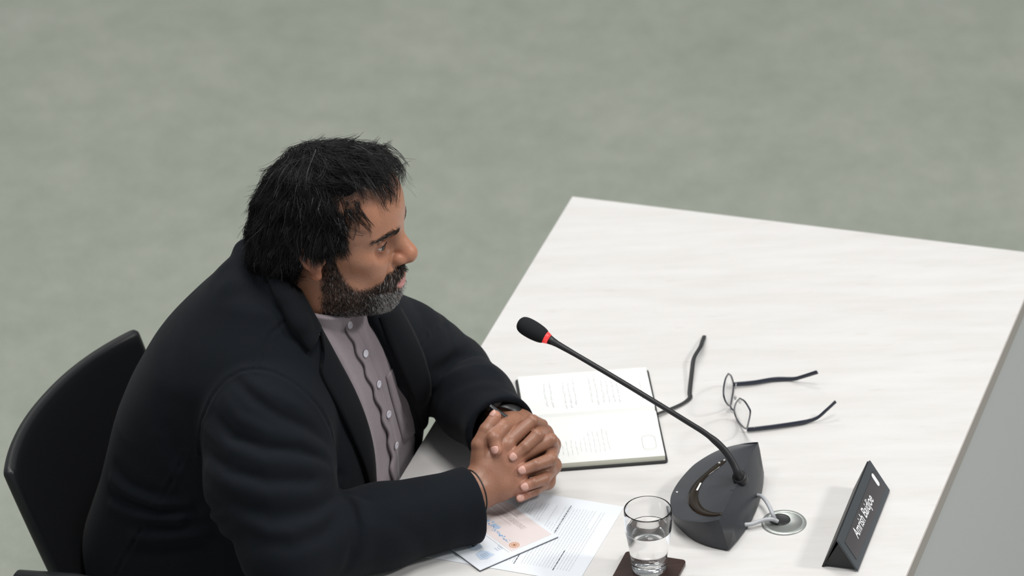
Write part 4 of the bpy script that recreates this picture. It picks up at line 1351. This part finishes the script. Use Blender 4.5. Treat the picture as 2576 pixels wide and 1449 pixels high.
def ruled(name, fn, A, B_, m, parent, nu=6, nv=28, off=(.002, .002), thick=.002, label=None, arch=0.0, wave=0.0):
    """a strip of cloth between two outlines traced on a surface, lying on it with its own thickness"""
    A, B_ = np.asarray(A, float), np.asarray(B_, float)
    def res(P):
        C_ = catmull(P, 10); s = np.r_[0, np.cumsum(np.linalg.norm(np.diff(C_, axis=0), axis=1))]
        t = np.linspace(0, s[-1], nv + 1)
        return np.stack([np.interp(t, s, C_[:, k]) for k in (0, 1)], 1)
    A, B_ = res(A), res(B_)
    if wave: A = A + wave * np.sin(np.linspace(0, 46, nv + 1))[:, None] * np.array([1, -.3])
    g = np.array([[A[j] * (1 - i / nu) + B_[j] * (i / nu) for i in range(nu + 1)] for j in range(nv + 1)]).reshape(-1, 2)
    P = traces(fn, g)
    N = grad(fn, P.astype(f4), .002); N /= np.linalg.norm(N, axis=1, keepdims=True) + 1e-9
    u_ = np.tile(np.linspace(0, 1, nu + 1), nv + 1)
    o = off[0] + (off[1] - off[0]) * u_ + arch * np.sin(np.pi * u_)
    T_ = P + N * o[:, None]; L_ = T_ - N * thick
    n = len(T_)
    V = np.vstack([wor(T_), wor(L_)])
    F = []
    w1_ = nu + 1
    for j in range(nv):
        for i in range(nu):
            a = j * w1_ + i
            F.append((a, a + 1, a + w1_ + 1, a + w1_)); F.append((n + a, n + a + w1_, n + a + w1_ + 1, n + a + 1))
    bd = [j * w1_ for j in range(nv + 1)] + [nv * w1_ + i for i in range(1, nu + 1)] + [j * w1_ + nu for j in range(nv - 1, -1, -1)] + list(range(nu - 1, 0, -1))
    for a, b in zip(bd, bd[1:] + bd[:1]): F.append((a, b, n + b, n + a))
    return mesh(name, V, F, m, parent, True, label)
def f_jkc(P):                                # blazer with collar, without the opening: ground for the lapels
    d = f_trunk(P)
    d = smin(d, chain(P, COLL, [.020, .019, .017, .014, .010, .006], .01), .008)
    return add_folds(P, d)
lap_m = mat('lapel_wool', (.0062, .0070, .0092), .88, spec=.12, Sheen_Weight=.02)
wn = noise(lap_m, 700, 3, .7); bump(lap_m, wn.outputs['Fac'], .3, .0008)
ruled('lapel', f_jkc, [(800, 815), (846, 902), (889, 984), (919, 1060), (937, 1140), (944, 1245)], [(808, 900), (806, 945), (843, 1022), (886, 1114), (912, 1180), (928, 1248)], lap_m, jacket, 8, 40, (.004, .0065), .006, arch=.004)
ruled('collar_fall', f_jkc, [(716, 672), (740, 705), (770, 757), (804, 822)], [(658, 672), (684, 722), (722, 800), (776, 884)], lap_m, jacket, 8, 30, (.005, .006), .006, arch=.004)
ruled('lapel', f_jkc, [(952, 800), (989, 893), (1023, 974), (1050, 1045), (1056, 1085)], [(1000, 775), (1036, 840), (1064, 905), (1077, 970), (1067, 1048)], lap_m, jacket, 8, 40, (.004, .0065), .006, arch=.004)
# placket, buttons, pocket
f_shs = lambda P: add_folds(P, f_sh0(P), SH3, [])
ruled('placket', f_shs, [(852, 795), (892, 882), (926, 962), (954, 1040), (974, 1118), (982, 1215)], [(876, 788), (918, 876), (951, 957), (977, 1036), (997, 1116), (1003, 1215)], shirt_m, shirt, 5, 60, (.0050, .0020), .003, wave=2.8)
btn_m = mat('pearl_button', (.62, .60, .66), .25)
for px, py in ((873, 818), (913, 889), (946, 966), (971, 1041), (990, 1119)):
    p = trace(f_shs, px, py); nn = grad(f_shs, p[None].astype(f4), .003)[0]; nn /= np.linalg.norm(nn)
    lathe('button', [(0, 0), (.0052, 0), (.0060, .0008), (.0058, .0018), (.0042, .0016), (.003, .0012), (0, .0012)], wor((p + nn * .0042)[None]).ravel(), btn_m, shirt, 20, wor(nn[None]).ravel(), label='pearly white button')
ruled('pocket', f_shs, [(970, 948), (983, 1000), (1000, 1060), (1014, 1112)], [(996, 912), (1016, 960), (1036, 1030), (1050, 1082)], shirt_m, shirt, 6, 20, (.0018, .0018), .0022)
# trousers and shoes under the desk
trs = mat('black_trousers', (.014, .014, .016), .85, spec=.15)
def f_trs(P):
    d = smin(f_legs(P, .014), f_loft(P, .02, .60, .44), .03)
    return chair_clear(P, desk_clear(P, smax(d, .055 - P[:, 2], .01)), .018)
sdf_object('trousers', f_trs, (-.60, -1.0, 0), (.40, -.35, .66), .008, trs, man, 'black trousers')
shoe_m = mat('black_shoe', (.012, .012, .012), .3)
def f_shoe(P):
    d = smax(f_feet(P, .010), P[:, 2] - .085, .008)
    return smax(d, .001 - P[:, 2], .004)
def one_shoe(side):
    def fn(P): return smax(f_shoe(P), (P[:, 1] + .65) * side, .001)
    return fn
for s_ in (1, -1): sdf_object('shoe', one_shoe(s_), (.08, -.95, -.02), (.42, -.40, .14), .005, shoe_m, man)
# watch on the far wrist
Wc = WL * .70 + CFl * .30
axw = (CFl - WL); axw /= np.linalg.norm(axw)
wp = HZ(440, 440, .012)
e1w = wp - Wc; e1w -= axw * (e1w @ axw); e1w /= np.linalg.norm(e1w); e2w = np.cross(axw, e1w)
rubber = mat('black_rubber', (.010, .010, .011), .4)
ring_pts = np.array([Wc + (e1w * math.cos(t) * .0335 + e2w * math.sin(t) * .0320) for t in np.linspace(0, 2 * math.pi, 48, endpoint=False)])
V, F = sweep(wor(ring_pts), .0105, 12, closed=True, up=wor(axw[None]).ravel(), flat=(1, .22))
wat_ = mesh('wristwatch', V, F, rubber, man, True, 'black wristwatch strap')
cc_ = Wc + e1w * .0335
e1W = wor(e1w[None]).ravel()
case = lathe('watch_case', [(0, 0), (.0165, 0), (.0185, .002), (.0185, .0085), (.0165, .0105), (.0145, .0105), (.0140, .0095), (0, .0095)], wor(cc_[None]).ravel(), mat('watch_case', (.015, .015, .016), .35), wat_, 40, e1W, label='black watch case')
lathe('watch_face', [(0, .0102), (.0138, .0102), (.0138, .0097), (0, .0097)], wor(cc_[None]).ravel(), mat('watch_face', (.012, .013, .015), .08), wat_, 40, e1W, label='dark glossy dial')
mk = mat('grey_marks', (.35, .36, .37), .4)
for k in range(12):
    t = 2 * math.pi * k / 12
    a_ = cc_ + e1w * .0104 + (axw * math.cos(t) + e2w * math.sin(t)) * .0108
    b__ = cc_ + e1w * .0104 + (axw * math.cos(t) + e2w * math.sin(t)) * .0130
    tube('hour_mark', wor(np.array([a_, b__])), .0006, mk, wat_, 6)
bk_ = [HZ(535, 240, .022), HZ(620, 300, .020), HZ(690, 345, .020), HZ(770, 400, .022)]
V, F = sweep(wor(catmull(np.array(bk_), 5)), .0035, 8, flat=(.35, 1.0), up=(0, 0, 1))
mesh('strap_keeper', V, F, mat('grey_buckle', (.06, .062, .066), .35, .4), wat_, True, 'grey strap buckle')
# bead bracelet on the near wrist
axb = (CFr - WR); axb /= np.linalg.norm(axb)
Bc = CFr + (WR - CFr) * .10 + AXr * .004 + np.array([0, 0, -.002])
Bc = PD(1194, 1240, float(depth(wor(CFr[None])[0])) - .004)
e1b = np.cross(AXr, [0, 1, 0]); e1b /= np.linalg.norm(e1b); e2b = np.cross(AXr, e1b)
bead = mat('dark_beads', (.03, .025, .02), .4)
rp = np.array([Bc + AXr * .004 * math.sin(t) + (e1b * math.cos(t) + e2b * math.sin(t)) * .0345 for t in np.linspace(0, 2 * math.pi, 72, endpoint=False)])
V, F = sweep(wor(rp), .0013 * (1 + .3 * np.sin(np.arange(72) * math.pi)), 8, closed=True)
brc = mesh('bracelet', V, F, bead, man, True, 'thin dark bead bracelet')
lk = [HZ(478, 1285, .0), HZ(490, 1315, -.002), HZ(482, 1350, -.002), HZ(465, 1365, .0)]
tube('clasp', wor(catmull(np.array(lk), 5)), .0013, mat('pale_metal', (.7, .68, .62), .3, .6), brc, 8, label='pale metal clasp')
# fingernails
nail_m = mat('fingernail', (.60, .34, .28), .3, spec=.5)
for J, names in ((LJ, ('index', 'middle', 'ring', 'little', 'thumb')), (RJ, ('thumb',))):
    for nme in names:
        j = J[nme]; r = FR[nme][3]
        ax = j[3] - j[2]; ax /= np.linalg.norm(ax)
        cdir = loc((CAM - wor(j[3][None])[0])[None])[0]; cdir = cdir / np.linalg.norm(cdir)
        up_ = cdir - ax * (cdir @ ax)
        up_ = up_ / np.linalg.norm(up_)
        if J is RJ: up_ = loc(np.array([[-.4, .1, .9]]))[0]; up_ -= ax * (up_ @ ax); up_ /= np.linalg.norm(up_)
        if nme == 'thumb' and J is LJ: up_ = up_ + loc((UPV * .3 - RT * .7)[None])[0]; up_ -= ax * (up_ @ ax); up_ /= np.linalg.norm(up_)
        sd_ = np.cross(ax, up_)
        n_u, n_v = 6, 7
        Vn, Fn = [], []
        for i in range(n_u + 1):
            for k in range(n_v + 1):
                s = -1 + 2 * k / n_v; t = i / n_u
                wd = .92 * r * (1 - .12 * abs(2 * t - 1) ** 3)
                ang = s * 0.80 * (1 if t < .8 else 1 - (t - .8) * 1.2)
                off_t = -.0045 + .0115 * t - .0016 * s * s * (1 if t > .5 else -1) * (abs(t - .5) * 2)
                p = j[3] + ax * off_t + (up_ * math.cos(ang) + sd_ * math.sin(ang)) * (r + .0003 - (.0016 * max(0, t - .55) * 2.0))
                Vn.append(wor(p[None])[0])
        for i in range(n_u):
            for k in range(n_v):
                a = i * (n_v + 1) + k
                Fn.append((a, a + 1, a + n_v + 2, a + n_v + 1))
        o = mesh('fingernail', Vn, Fn, nail_m, man, True)
        so = o.modifiers.new('thick', 'SOLIDIFY'); so.thickness = .0006; so.offset = 0
# ------------------------------------------------------------------ hair
XB = ([-.03, -.01, .00, .02, .045, .070, .090, .105, .116, .127, .137], [.012, .014, .017, .024, .034, .041, .043, .045, .052, .064, .2])
def hair_full(q):
    m = np.concatenate([q[:, :1], np.abs(q[:, 1:2]), q[:, 2:]], 1)
    h = ell(q, (.003, 0, .056), (.102, .087, .089))
    h = smin(h, ell(q, (-.064, 0, .002), (.056, .077, .080)), .03)
    h = smin(h, ell(q, (-.066, 0, -.052), (.050, .068, .052)), .03)
    h = smin(h, ell(m, (-.010, .060, .014), (.056, .034, .050)), .02)
    h = smin(h, ell(q, (.056, 0, .112), (.044, .054, .024)), .03)
    n_ = np.sin(q[:, 0] * 90 + 2 * np.sin(q[:, 2] * 60)) * np.sin(q[:, 1] * 80 + 1.3) * .5 + np.sin(q[:, 2] * 130 + q[:, 1] * 70) * .5
    return h + .0028 * n_
def hair_cut(q):
    x, y, z = q[:, 0], np.abs(q[:, 1]), q[:, 2]
    f_ = x - np.interp(z, *XB)
    lo = np.interp(x, [-.045, -.032, -.020, .02], [-.100, -.040, .006, .004]) + .0
    return np.maximum(f_ * .8, (lo - z) * .8).astype(f4)
def f_hair(P):
    q = toH(P)
    r = np.sqrt((q * q).sum(1))
    d = (r - .19) * HS
    near = r < .23
    if near.any():
        k = q[near]
        h = smax(hair_full(k) + .003, hair_cut(k), .010)
        d[near] = h * HS
    return d
def hair_tint(V):
    q = toH(V)
    c = np.tile(np.array([.0085, .0075, .0075]), (len(V), 1))
    for p, r in (((-.005, -.030, .150), .020), ((.012, -.035, .146), .012), ((-.045, -.035, .135), .013)):
        t = sstep(r - np.linalg.norm(q - np.array(p), axis=1), -.004, .010)
        c = c * (1 - .5 * t[:, None]) + np.array([.12, .072, .045]) * .5 * t[:, None]
    return c
hair_m = mat('black_hair', rough=.45, spec=.32)
hair_b = mat('hair_ground', rough=.8, spec=.15)
for hm in (hair_m, hair_b):
    n_, l_, b_ = nodes(hm)
    at_ = n_.new('ShaderNodeAttribute'); at_.attribute_name = 'tint'; l_.new(at_.outputs['Color'], b_.inputs['Base Color'])
hair, HV, HF = sdf_object('hair', f_hair, (-.30, -.86, 1.00), (.14, -.48, 1.40), .0030, hair_b, man, 'messy black hair', color=hair_tint)
R2 = np.random.default_rng(11)
def gradq(fn, q, e=.001):
    g = np.stack([fn(q + np.eye(3)[i] * e) - fn(q - np.eye(3)[i] * e) for i in range(3)], -1)
    return g / (np.linalg.norm(g, axis=1, keepdims=True) + 1e-9)
def tubes(P, R, C_, name, m, parent, label=None, ns=3):
    """P: strands x points x 3 (desk directions), R radii per point, C colour per strand -> one mesh of tapered hairs"""
    S, N = P.shape[:2]
    T = np.gradient(P, axis=1); T /= np.linalg.norm(T, axis=2, keepdims=True) + 1e-12
    ref = np.tile(np.array([.31, .52, .79]), (S, N, 1))
    A_ = np.cross(T, ref); A_ /= np.linalg.norm(A_, axis=2, keepdims=True) + 1e-12
    B2 = np.cross(T, A_)
    V = []
    for k in range(ns):
        t = 2 * math.pi * k / ns
        V.append(P + (A_ * math.cos(t) + B2 * math.sin(t)) * R[..., None])
    V = np.stack(V, 2).reshape(-1, 3)
    idx = np.arange(S * N * ns).reshape(S, N, ns)
    F = []
    for k in range(ns):
        k2 = (k + 1) % ns
        F.append(np.stack([idx[:, :-1, k], idx[:, :-1, k2], idx[:, 1:, k2], idx[:, 1:, k]], -1).reshape(-1, 4))
    F = np.concatenate(F)
    return npmesh(name, wor(V), F, m, parent, True, label, np.repeat(C_, N * ns, 0))
def locks(q0, n_pts, length, lift, flick, front=0.0):
    """guide locks growing over the head, in head coordinates"""
    S = len(q0)
    q = q0.copy()
    out = [q.copy()]
    ph = R2.uniform(0, 6.28, (S, 3)); fr = R2.uniform(18, 55, (S, 1))
    W0 = np.array([-.030, -.012, .155])
    crn = sstep(.034 - np.hypot(q[:, 0] + .028, q[:, 1] + .012), -.008, .012)[:, None] * (q[:, 2:] > .1)
    wild = R2.normal(0, 1.1, (S, 3)) + np.array([.9, -.3, 0])
    for i in range(1, n_pts):
        t = i / (n_pts - 1)
        g = gradq(hair_full, q)
        d = q - W0
        d /= np.linalg.norm(d, axis=1, keepdims=True) + 1e-6
        top = sstep(q[:, 2], .085, .125)[:, None] * sstep(q[:, 0], -.04, .03)[:, None]
        d = d * (1 - .75 * top) + top * np.array([1.0, -.25, .0]) + np.array([-.10, 0, -.75]) * (1 - top)
        wv = np.sin(q * fr + ph) + .6 * np.sin(q[:, [1, 2, 0]] * fr * 1.7 + ph * 2)
        d = d + wv * .60 + crn * wild
        d -= g * (d * g).sum(1, keepdims=True)
        d /= np.linalg.norm(d, axis=1, keepdims=True) + 1e-6
        q = q + d * (length / n_pts)[:, None]
        h = hair_full(q)
        g = gradq(hair_full, q)
        off = lift * (.2 + .8 * t) + flick * t ** 3
        q = q + g * (off - h)[:, None]
        out.append(q.copy())
    return np.stack(out, 1)
hq = toH(HV)
ok = (hair_full(hq.astype(float)) > -.006)
cand = hq[ok].astype(float)
ear_zone = (cand[:, 0] > -.034) & (cand[:, 2] < .016)
cand = cand[~ear_zone]
G = 760
g0 = cand[R2.choice(len(cand), G)]
# extra locks where the crown parts
GX = 90
gx = np.array([-.028, -.012, .0]) + np.stack([R2.normal(0, .022, GX), R2.normal(0, .022, GX), np.full(GX, .15)], 1)
for _ in range(4):
    gx[:, 2] -= hair_full(gx)
GT = 170
gt = np.stack([R2.uniform(-.005, .040, GT), np.sign(R2.uniform(-1.6, 1, GT)) * .085, R2.uniform(.030, .098, GT)], 1)
for _ in range(5):
    gg = gradq(hair_full, gt); gt = gt - gg * (hair_full(gt) + .001)[:, None]
g0 = np.vstack([g0, gx, gt]); G = len(g0)
NP = 14
edge = np.minimum(np.interp(g0[:, 2], *XB) - g0[:, 0], .05)
low = sstep(g0[:, 2], -.09, .05)
length = R2.uniform(.045, .085, G) * (.45 + .55 * low) * np.where(edge < .022, np.where(R2.random(G) < .06, .6, .22), 1)
ez = (g0[:, 0] > -.034) & (g0[:, 0] < .04) & (np.abs(g0[:, 1]) > .05)
length = np.where(ez, np.minimum(length, np.maximum(.012, (g0[:, 2] - .001) * 1.05)), length)
lift = R2.uniform(-.001, .0045, G)
flick = np.where(R2.random(G) < .22, R2.uniform(.004, .015, G), R2.uniform(0, .004, G))
gd = locks(g0, NP, length, lift, flick)
for _ in range(2): gd[:, 1:-1] = .5 * gd[:, 1:-1] + .25 * (gd[:, :-2] + gd[:, 2:])
# fringe wisps standing off over the forehead
K = 40
f0 = np.stack([R2.uniform(.010, .052, K), R2.uniform(-.045, .055, K), np.full(K, .14)], 1)
for _ in range(4): f0[:, 2] -= hair_full(f0)
fq = f0.copy(); fo = [f0.copy()]
ph = R2.uniform(0, 6.28, (K, 1)); ln_ = R2.uniform(.040, .080, K)
for i in range(1, NP):
    t = i / (NP - 1)
    d = np.concatenate([np.ones((K, 1)), -.5 + .7 * np.sin(ph + t * 3), .16 - .85 * t + .35 * np.sin(ph * 2 + t * 5)], 1)
    d /= np.linalg.norm(d, axis=1, keepdims=True)
    fq = fq + d * (ln_ / NP)[:, None]
    fo.append(fq.copy())
fo = np.stack(fo, 1)
# a few thin locks falling over the near temple
K2 = 14
t0_ = np.stack([R2.uniform(.034, .056, K2), R2.uniform(-.072, -.056, K2), R2.uniform(.082, .104, K2)], 1)
tq = t0_.copy(); to_ = [t0_.copy()]
ph2 = R2.uniform(0, 6.28, (K2, 1)); l2 = R2.uniform(.035, .065, K2)
def head_off(q): return head_core(q.astype(f4)).astype(float)
for i in range(1, NP):
    t = i / (NP - 1)
    d = np.concatenate([.35 + .7 * np.cos(ph2 + t * 3.2), np.zeros((K2, 1)), -np.ones((K2, 1))], 1)
    d /= np.linalg.norm(d, axis=1, keepdims=True)
    tq = tq + d * (l2 / NP)[:, None]
    g = gradq(head_off, tq)
    tq = tq + g * (.0035 + .004 * (1 - t) - head_off(tq))[:, None]
    to_.append(tq.copy())
to_ = np.stack(to_, 1)
# a tuft standing off the far temple
K3 = 9
u0 = np.stack([R2.uniform(.040, .055, K3), R2.uniform(.066, .074, K3), R2.uniform(.052, .078, K3)], 1)
uq = u0.copy(); uo = [u0.copy()]
for i in range(1, NP):
    t = i / (NP - 1)
    d = np.stack([np.ones(K3), .15 + .25 * np.sin(np.arange(K3)), -.25 + .85 * t + .2 * np.cos(np.arange(K3) * 2.)], 1)
    d /= np.linalg.norm(d, axis=1, keepdims=True)
    uq = uq + d * (.036 / NP)
    uo.append(uq.copy())
uo = np.stack(uo, 1)
def children(gd, n, spread, tip):
    S = len(gd)
    o = R2.normal(0, 1, (S, n, 1, 3)) * spread
    t = np.linspace(0, 1, gd.shape[1])[None, None, :, None]
    ws = R2.uniform(0, 6.28, (S, n, 1, 3))
    P = gd[:, None] + o * (1 - t * (1 - tip)) + np.sin(ws + t * R2.uniform(3, 9, (S, n, 1, 1))) * .0012 * t
    return P.reshape(S * n, gd.shape[1], 3)
ch1 = children(gd, 15, .0044, .45)
ch2 = children(fo, 9, .0030, .5)
ch3 = children(to_, 7, .0020, .4)
ch4 = children(uo, 12, .0028, .3)
K5 = 190
w0 = cand[R2.choice(len(cand), K5)]
w0 = w0[np.interp(w0[:, 2], *XB) - w0[:, 0] > .02]; K5 = len(w0)
wz = (w0[:, 0] > -.034) & (w0[:, 2] < .06)
fly = locks(w0, NP, R2.uniform(.05, .10, K5) * np.where(wz, .45, 1), R2.uniform(0, .005, K5), R2.uniform(.004, .026, K5))
for _ in range(3): fly[:, 1:-1] = .5 * fly[:, 1:-1] + .25 * (fly[:, :-2] + fly[:, 2:])
ch5 = children(fly, 2, .002, .8)
allq = np.concatenate([ch1, ch2, ch3, ch4, ch5])
S = len(allq)
L_ = fromH(allq)
rad = np.linspace(1, .25, NP)[None] * R2.uniform(.00024, .00050, (S, 1))
tone = R2.uniform(.6, 1.6, (S, 1)) * np.array([[.0075, .0068, .0072]])
grey = R2.random(S) < .03
tone[grey] = np.array([.16, .155, .16]) * R2.uniform(.5, 1.2, (grey.sum(), 1))
# greyer along the front hairline
r0 = allq[:, 0]
fg = (r0[:, 0] > .036) & (r0[:, 2] > .100) & (r0[:, 2] < .130) & (r0[:, 1] < .0) & (r0[:, 1] > -.055) & (R2.random(S) < .22) & (np.arange(S) < len(ch1))
tone[fg] = np.array([.30, .29, .29]) * R2.uniform(.5, 1.2, (fg.sum(), 1))
tubes(L_, rad, tone, 'hair_strands', hair_m, hair)
# short grey-ish hairs softening the hairline
# ------------------------------------------------------------------ beard, moustache, eyebrows, lashes
bq = toH(BV).astype(float)
nr = (np.abs(bq) < .2).all(1)
bi = np.nonzero(nr)[0]
bq = bq[bi]
bm_ = beard_mask(bq)
def short_hairs(q0, d0, length, r, col, name, label, bend=.3, n=4, lift=.62):
    g = gradq(head_off, q0)
    d = d0 - g * (d0 * g).sum(1, keepdims=True)
    d /= np.linalg.norm(d, axis=1, keepdims=True) + 1e-9
    pts = [q0 - g * .0004]
    q = q0.copy()
    for i in range(1, n):
        t = i / (n - 1)
        v_ = d * (.75 + .25 * t) + g * (lift - bend * t)
        q = q + v_ * (length / (n - 1))[:, None]
        pts.append(q.copy())
    P = fromH(np.stack(pts, 1))
    R_ = np.linspace(1, .35, n)[None] * r[:, None]
    return tubes(P, R_, col, name, hair_m, man, label)
def rough_dir(n, base, sp): return np.array(base)[None] + R2.normal(0, sp, (n, 3))
NB = 17000
pr_ = bm_ / bm_.sum()
ix = R2.choice(len(bq), NB, p=pr_)
q0 = bq[ix] + R2.normal(0, .0007, (NB, 3))
x, y, z = q0[:, 0], np.abs(q0[:, 1]), q0[:, 2]
mo = (x > .085) & (z > -.0585)
chin = (x > .064) & (z < -.066)
jaw = ~(mo | chin)
ln = np.where(mo, R2.uniform(.004, .008, NB), np.where(chin, R2.uniform(.005, .0095, NB), R2.uniform(.0025, .0055, NB)))
d0 = rough_dir(NB, (.35, 0, -1), .35)
d0[mo] = rough_dir(mo.sum(), (.15, 0, -.8), .25); d0[mo, 1] += np.sign(q0[mo, 1]) * .7
d0[chin] = rough_dir(chin.sum(), (.45, 0, -.9), .3)
col = np.tile(np.array([[.016, .012, .010]]), (NB, 1)) * R2.uniform(.5, 1.6, (NB, 1))
pg_ = np.where(chin, sstep(x + R2.normal(0, .005, NB), .060, .090) * .70, np.where(mo, .10, .05 + .10 * (z < -.085)))
gm = R2.random(NB) < pg_
col[gm] = np.array([.52, .50, .49]) * R2.uniform(.55, 1.2, (gm.sum(), 1))
rr_ = np.where(gm, .00026, .00024) * R2.uniform(.8, 1.2, NB)
short_hairs(q0, d0, ln, rr_, col, 'beard', 'short black beard, greying at the chin', .35)
brow = []
for s in (-1, 1):
    n = 620
    t = R2.uniform(0, 1, n)
    bp = catmull(BROW, 20); k = (t * (len(bp) - 1)).astype(int)
    p = bp[k] * np.array([1, s, 1]) + R2.normal(0, 1, (n, 3)) * np.array([.0004, .0012, .0020])
    for _ in range(3):
        g = gradq(head_off, p); p = p - g * head_off(p)[:, None]
    brow.append((p, np.stack([-.25 * np.ones(n), s * np.ones(n), .45 * (1 - t) - .35 * t], 1) + R2.normal(0, .2, (n, 3))))
for p, d in brow:
    n = len(p)
    short_hairs(p, d, R2.uniform(.004, .0075, n), R2.uniform(.0002, .0003, n), np.tile(np.array([[.010, .008, .007]]), (n, 1)) * R2.uniform(.6, 1.5, (n, 1)), 'eyebrow', None, .18, lift=.22)
lash_m = mat('dark_lash', (.012, .009, .008), .6)
for s in (-1, 1):
    pts = []
    for yy in np.linspace(-.0125, .0125, 9):
        hgt = .0060 * max(0, 1 - (yy / .0160) ** 2) - .0004
        zz_ = -.0006 + .0010 * (yy / .0142) + hgt
        xx = math.sqrt(max(1e-8, 0.0147 ** 2 - yy ** 2 - zz_ ** 2))
        pts.append(fromH(np.array([.0775 + xx, s * (.0325 + yy), .012 + zz_])))
    tube('eyelashes', wor(np.array(pts)), [.0003, .0006, .0008, .0009, .0009, .0009, .0008, .0006, .0003], lash_m, man, 6)
# ------------------------------------------------------------------ chair
leather = mat('black_leather', (.010, .0105, .012), .38, spec=.4)
ln = noise(leather, 500, 3, .6); bump(leather, ln.outputs['Fac'], .12, .0005)
chrome = mat('chrome', (.6, .6, .61), .15, 1.0)
ch = thing('office_chair', wor((-.34, -.74, 0)).ravel(), 'black leather chair with curved back and armrests behind the seated man', 'chair')
ns_, nt_ = 30, 22
V, F = [], []
TH = .019
for j in range(nt_ + 1):
    for i in range(ns_ + 1):
        s = -1 + 2 * i / ns_; t = j / nt_
        p = shell(s, t)
        V.append(p)
nrm = []
for j in range(nt_ + 1):
    for i in range(ns_ + 1):
        a = V[j * (ns_ + 1) + min(i + 1, ns_)] - V[j * (ns_ + 1) + max(i - 1, 0)]
        b = V[min(j + 1, nt_) * (ns_ + 1) + i] - V[max(j - 1, 0) * (ns_ + 1) + i]
        n_v_ = np.cross(a, b); n_v_ /= np.linalg.norm(n_v_)
        if n_v_ @ backd < 0: n_v_ = -n_v_
        nrm.append(n_v_)
V2 = [v + n_ * TH for v, n_ in zip(V, nrm)]
n = len(V); w1 = ns_ + 1
for j in range(nt_):
    for i in range(ns_):
        a = j * w1 + i
        F.append((a, a + 1, a + w1 + 1, a + w1)); F.append((n + a, n + a + w1, n + a + w1 + 1, n + a + 1))
bd = [j * w1 for j in range(nt_ + 1)] + [nt_ * w1 + i for i in range(1, ns_ + 1)] + [j * w1 + ns_ for j in range(nt_ - 1, -1, -1)] + list(range(ns_ - 1, 0, -1))
for a, b in zip(bd, bd[1:] + bd[:1]): F.append((a, b, n + b, n + a))
bo_ = mesh('backrest', wor(np.array(V + V2)), F, leather, ch, True)
bx = bo_.modifiers.new('bevel', 'BEVEL'); bx.width = .009; bx.segments = 3; bx.limit_method = 'ANGLE'; bx.angle_limit = math.radians(50)
sc_ = cM + np.array([.17, 0, 0])
box = box_l('seat', (sc_[0] - .20, cM[1] - .24, .40), (sc_[0] + .26, cM[1] + .24, .445), leather, ch); bev(box, .02, 4)
for s_ in (-1, 1):
    b0 = cM + side * s_ * (half + (.080 if s_ < 0 else .105))
    P = np.array([(b0[0] + .03, b0[1], .700), (b0[0] + .12, b0[1], .706), (b0[0] + .27, b0[1], .700)])
    V, F = sweep(wor(P), [.022, .025, .022], 12, flat=(.45, 1), up=(0, 0, 1))
    ar = mesh('armrest', V, F, leather, ch, True)
    P = catmull(np.array([(b0[0] + .14, b0[1], .695), (b0[0] + .14, b0[1], .52), (b0[0] + .14, b0[1] - s_ * .03, .41)]), 6)
    tube('arm_support', wor(P), .013, chrome, ar, 12)
pc = wor(np.array([sc_[0] + .03, cM[1], 0])).ravel()
lathe('pedestal', [(0, .07), (.034, .07), (.03, .12), (.026, .39), (0, .40)], pc, chrome, ch, 24)
for k in range(5):
    t = 2 * math.pi * k / 5 + .3
    e = pc + np.array([math.cos(t) * .29, math.sin(t) * .29, .062])
    lg = tube('base_spoke', np.array([pc + EZ * .095, (pc + e) / 2 + EZ * .05, e + EZ * .012]), [.022, .018, .013], chrome, ch, 10)
    lathe('caster', [(0, -.012), (.024, -.012), (.028, -.006), (.028, .006), (.024, .012), (0, .012)], e - EZ * .033, black_pl, lg, 20, (-math.sin(t), math.cos(t), 0))
# ------------------------------------------------------------------ light
w = bpy.data.worlds.new('world'); scene.world = w; w.use_nodes = True
bgn = w.node_tree.nodes['Background']
bgn.inputs['Color'].default_value = (.90, .96, 1.0, 1); bgn.inputs['Strength'].default_value = .30
def area(name, at, to, size, power, col=(1, 1, 1), sy=None):
    d = bpy.data.lights.new(name, 'AREA'); d.energy = power; d.color = col; d.size = size
    if sy: d.shape = 'RECTANGLE'; d.size_y = sy
    o = bpy.data.objects.new(name, d); COL.objects.link(o)
    o.location = at
    o.rotation_euler = (Vector(to) - Vector(at)).to_track_quat('-Z', 'Y').to_euler()
    return o
area('ceiling_lamp', (5.8, -1.9, 5.6), (.3, -.6, .7), .8, 215, (1, .985, .96))
area('ceiling_lamp', (.7, -1.7, 5.9), (.1, -.6, .8), 1.6, 150, (1, .985, .96))
area('ceiling_lamp', (-.4, 1.0, 5.9), (.0, -.4, .7), 1.6, 100, (1, .98, .96))
area('ceiling_lamp', (-2.6, -1.6, 5.7), (-.2, -.6, .7), 1.4, 40, (1, .98, .96))
area('ceiling_lamp', (-1.8, 4.0, 5.6), (-1.6, 3.6, 0), 1.6, 60, (1, .98, .96))
vs = scene.view_settings
vs.view_transform = 'Standard'; vs.look = 'None'; vs.gamma = 1.0; vs.use_curve_mapping = False
vs.exposure = 0.0
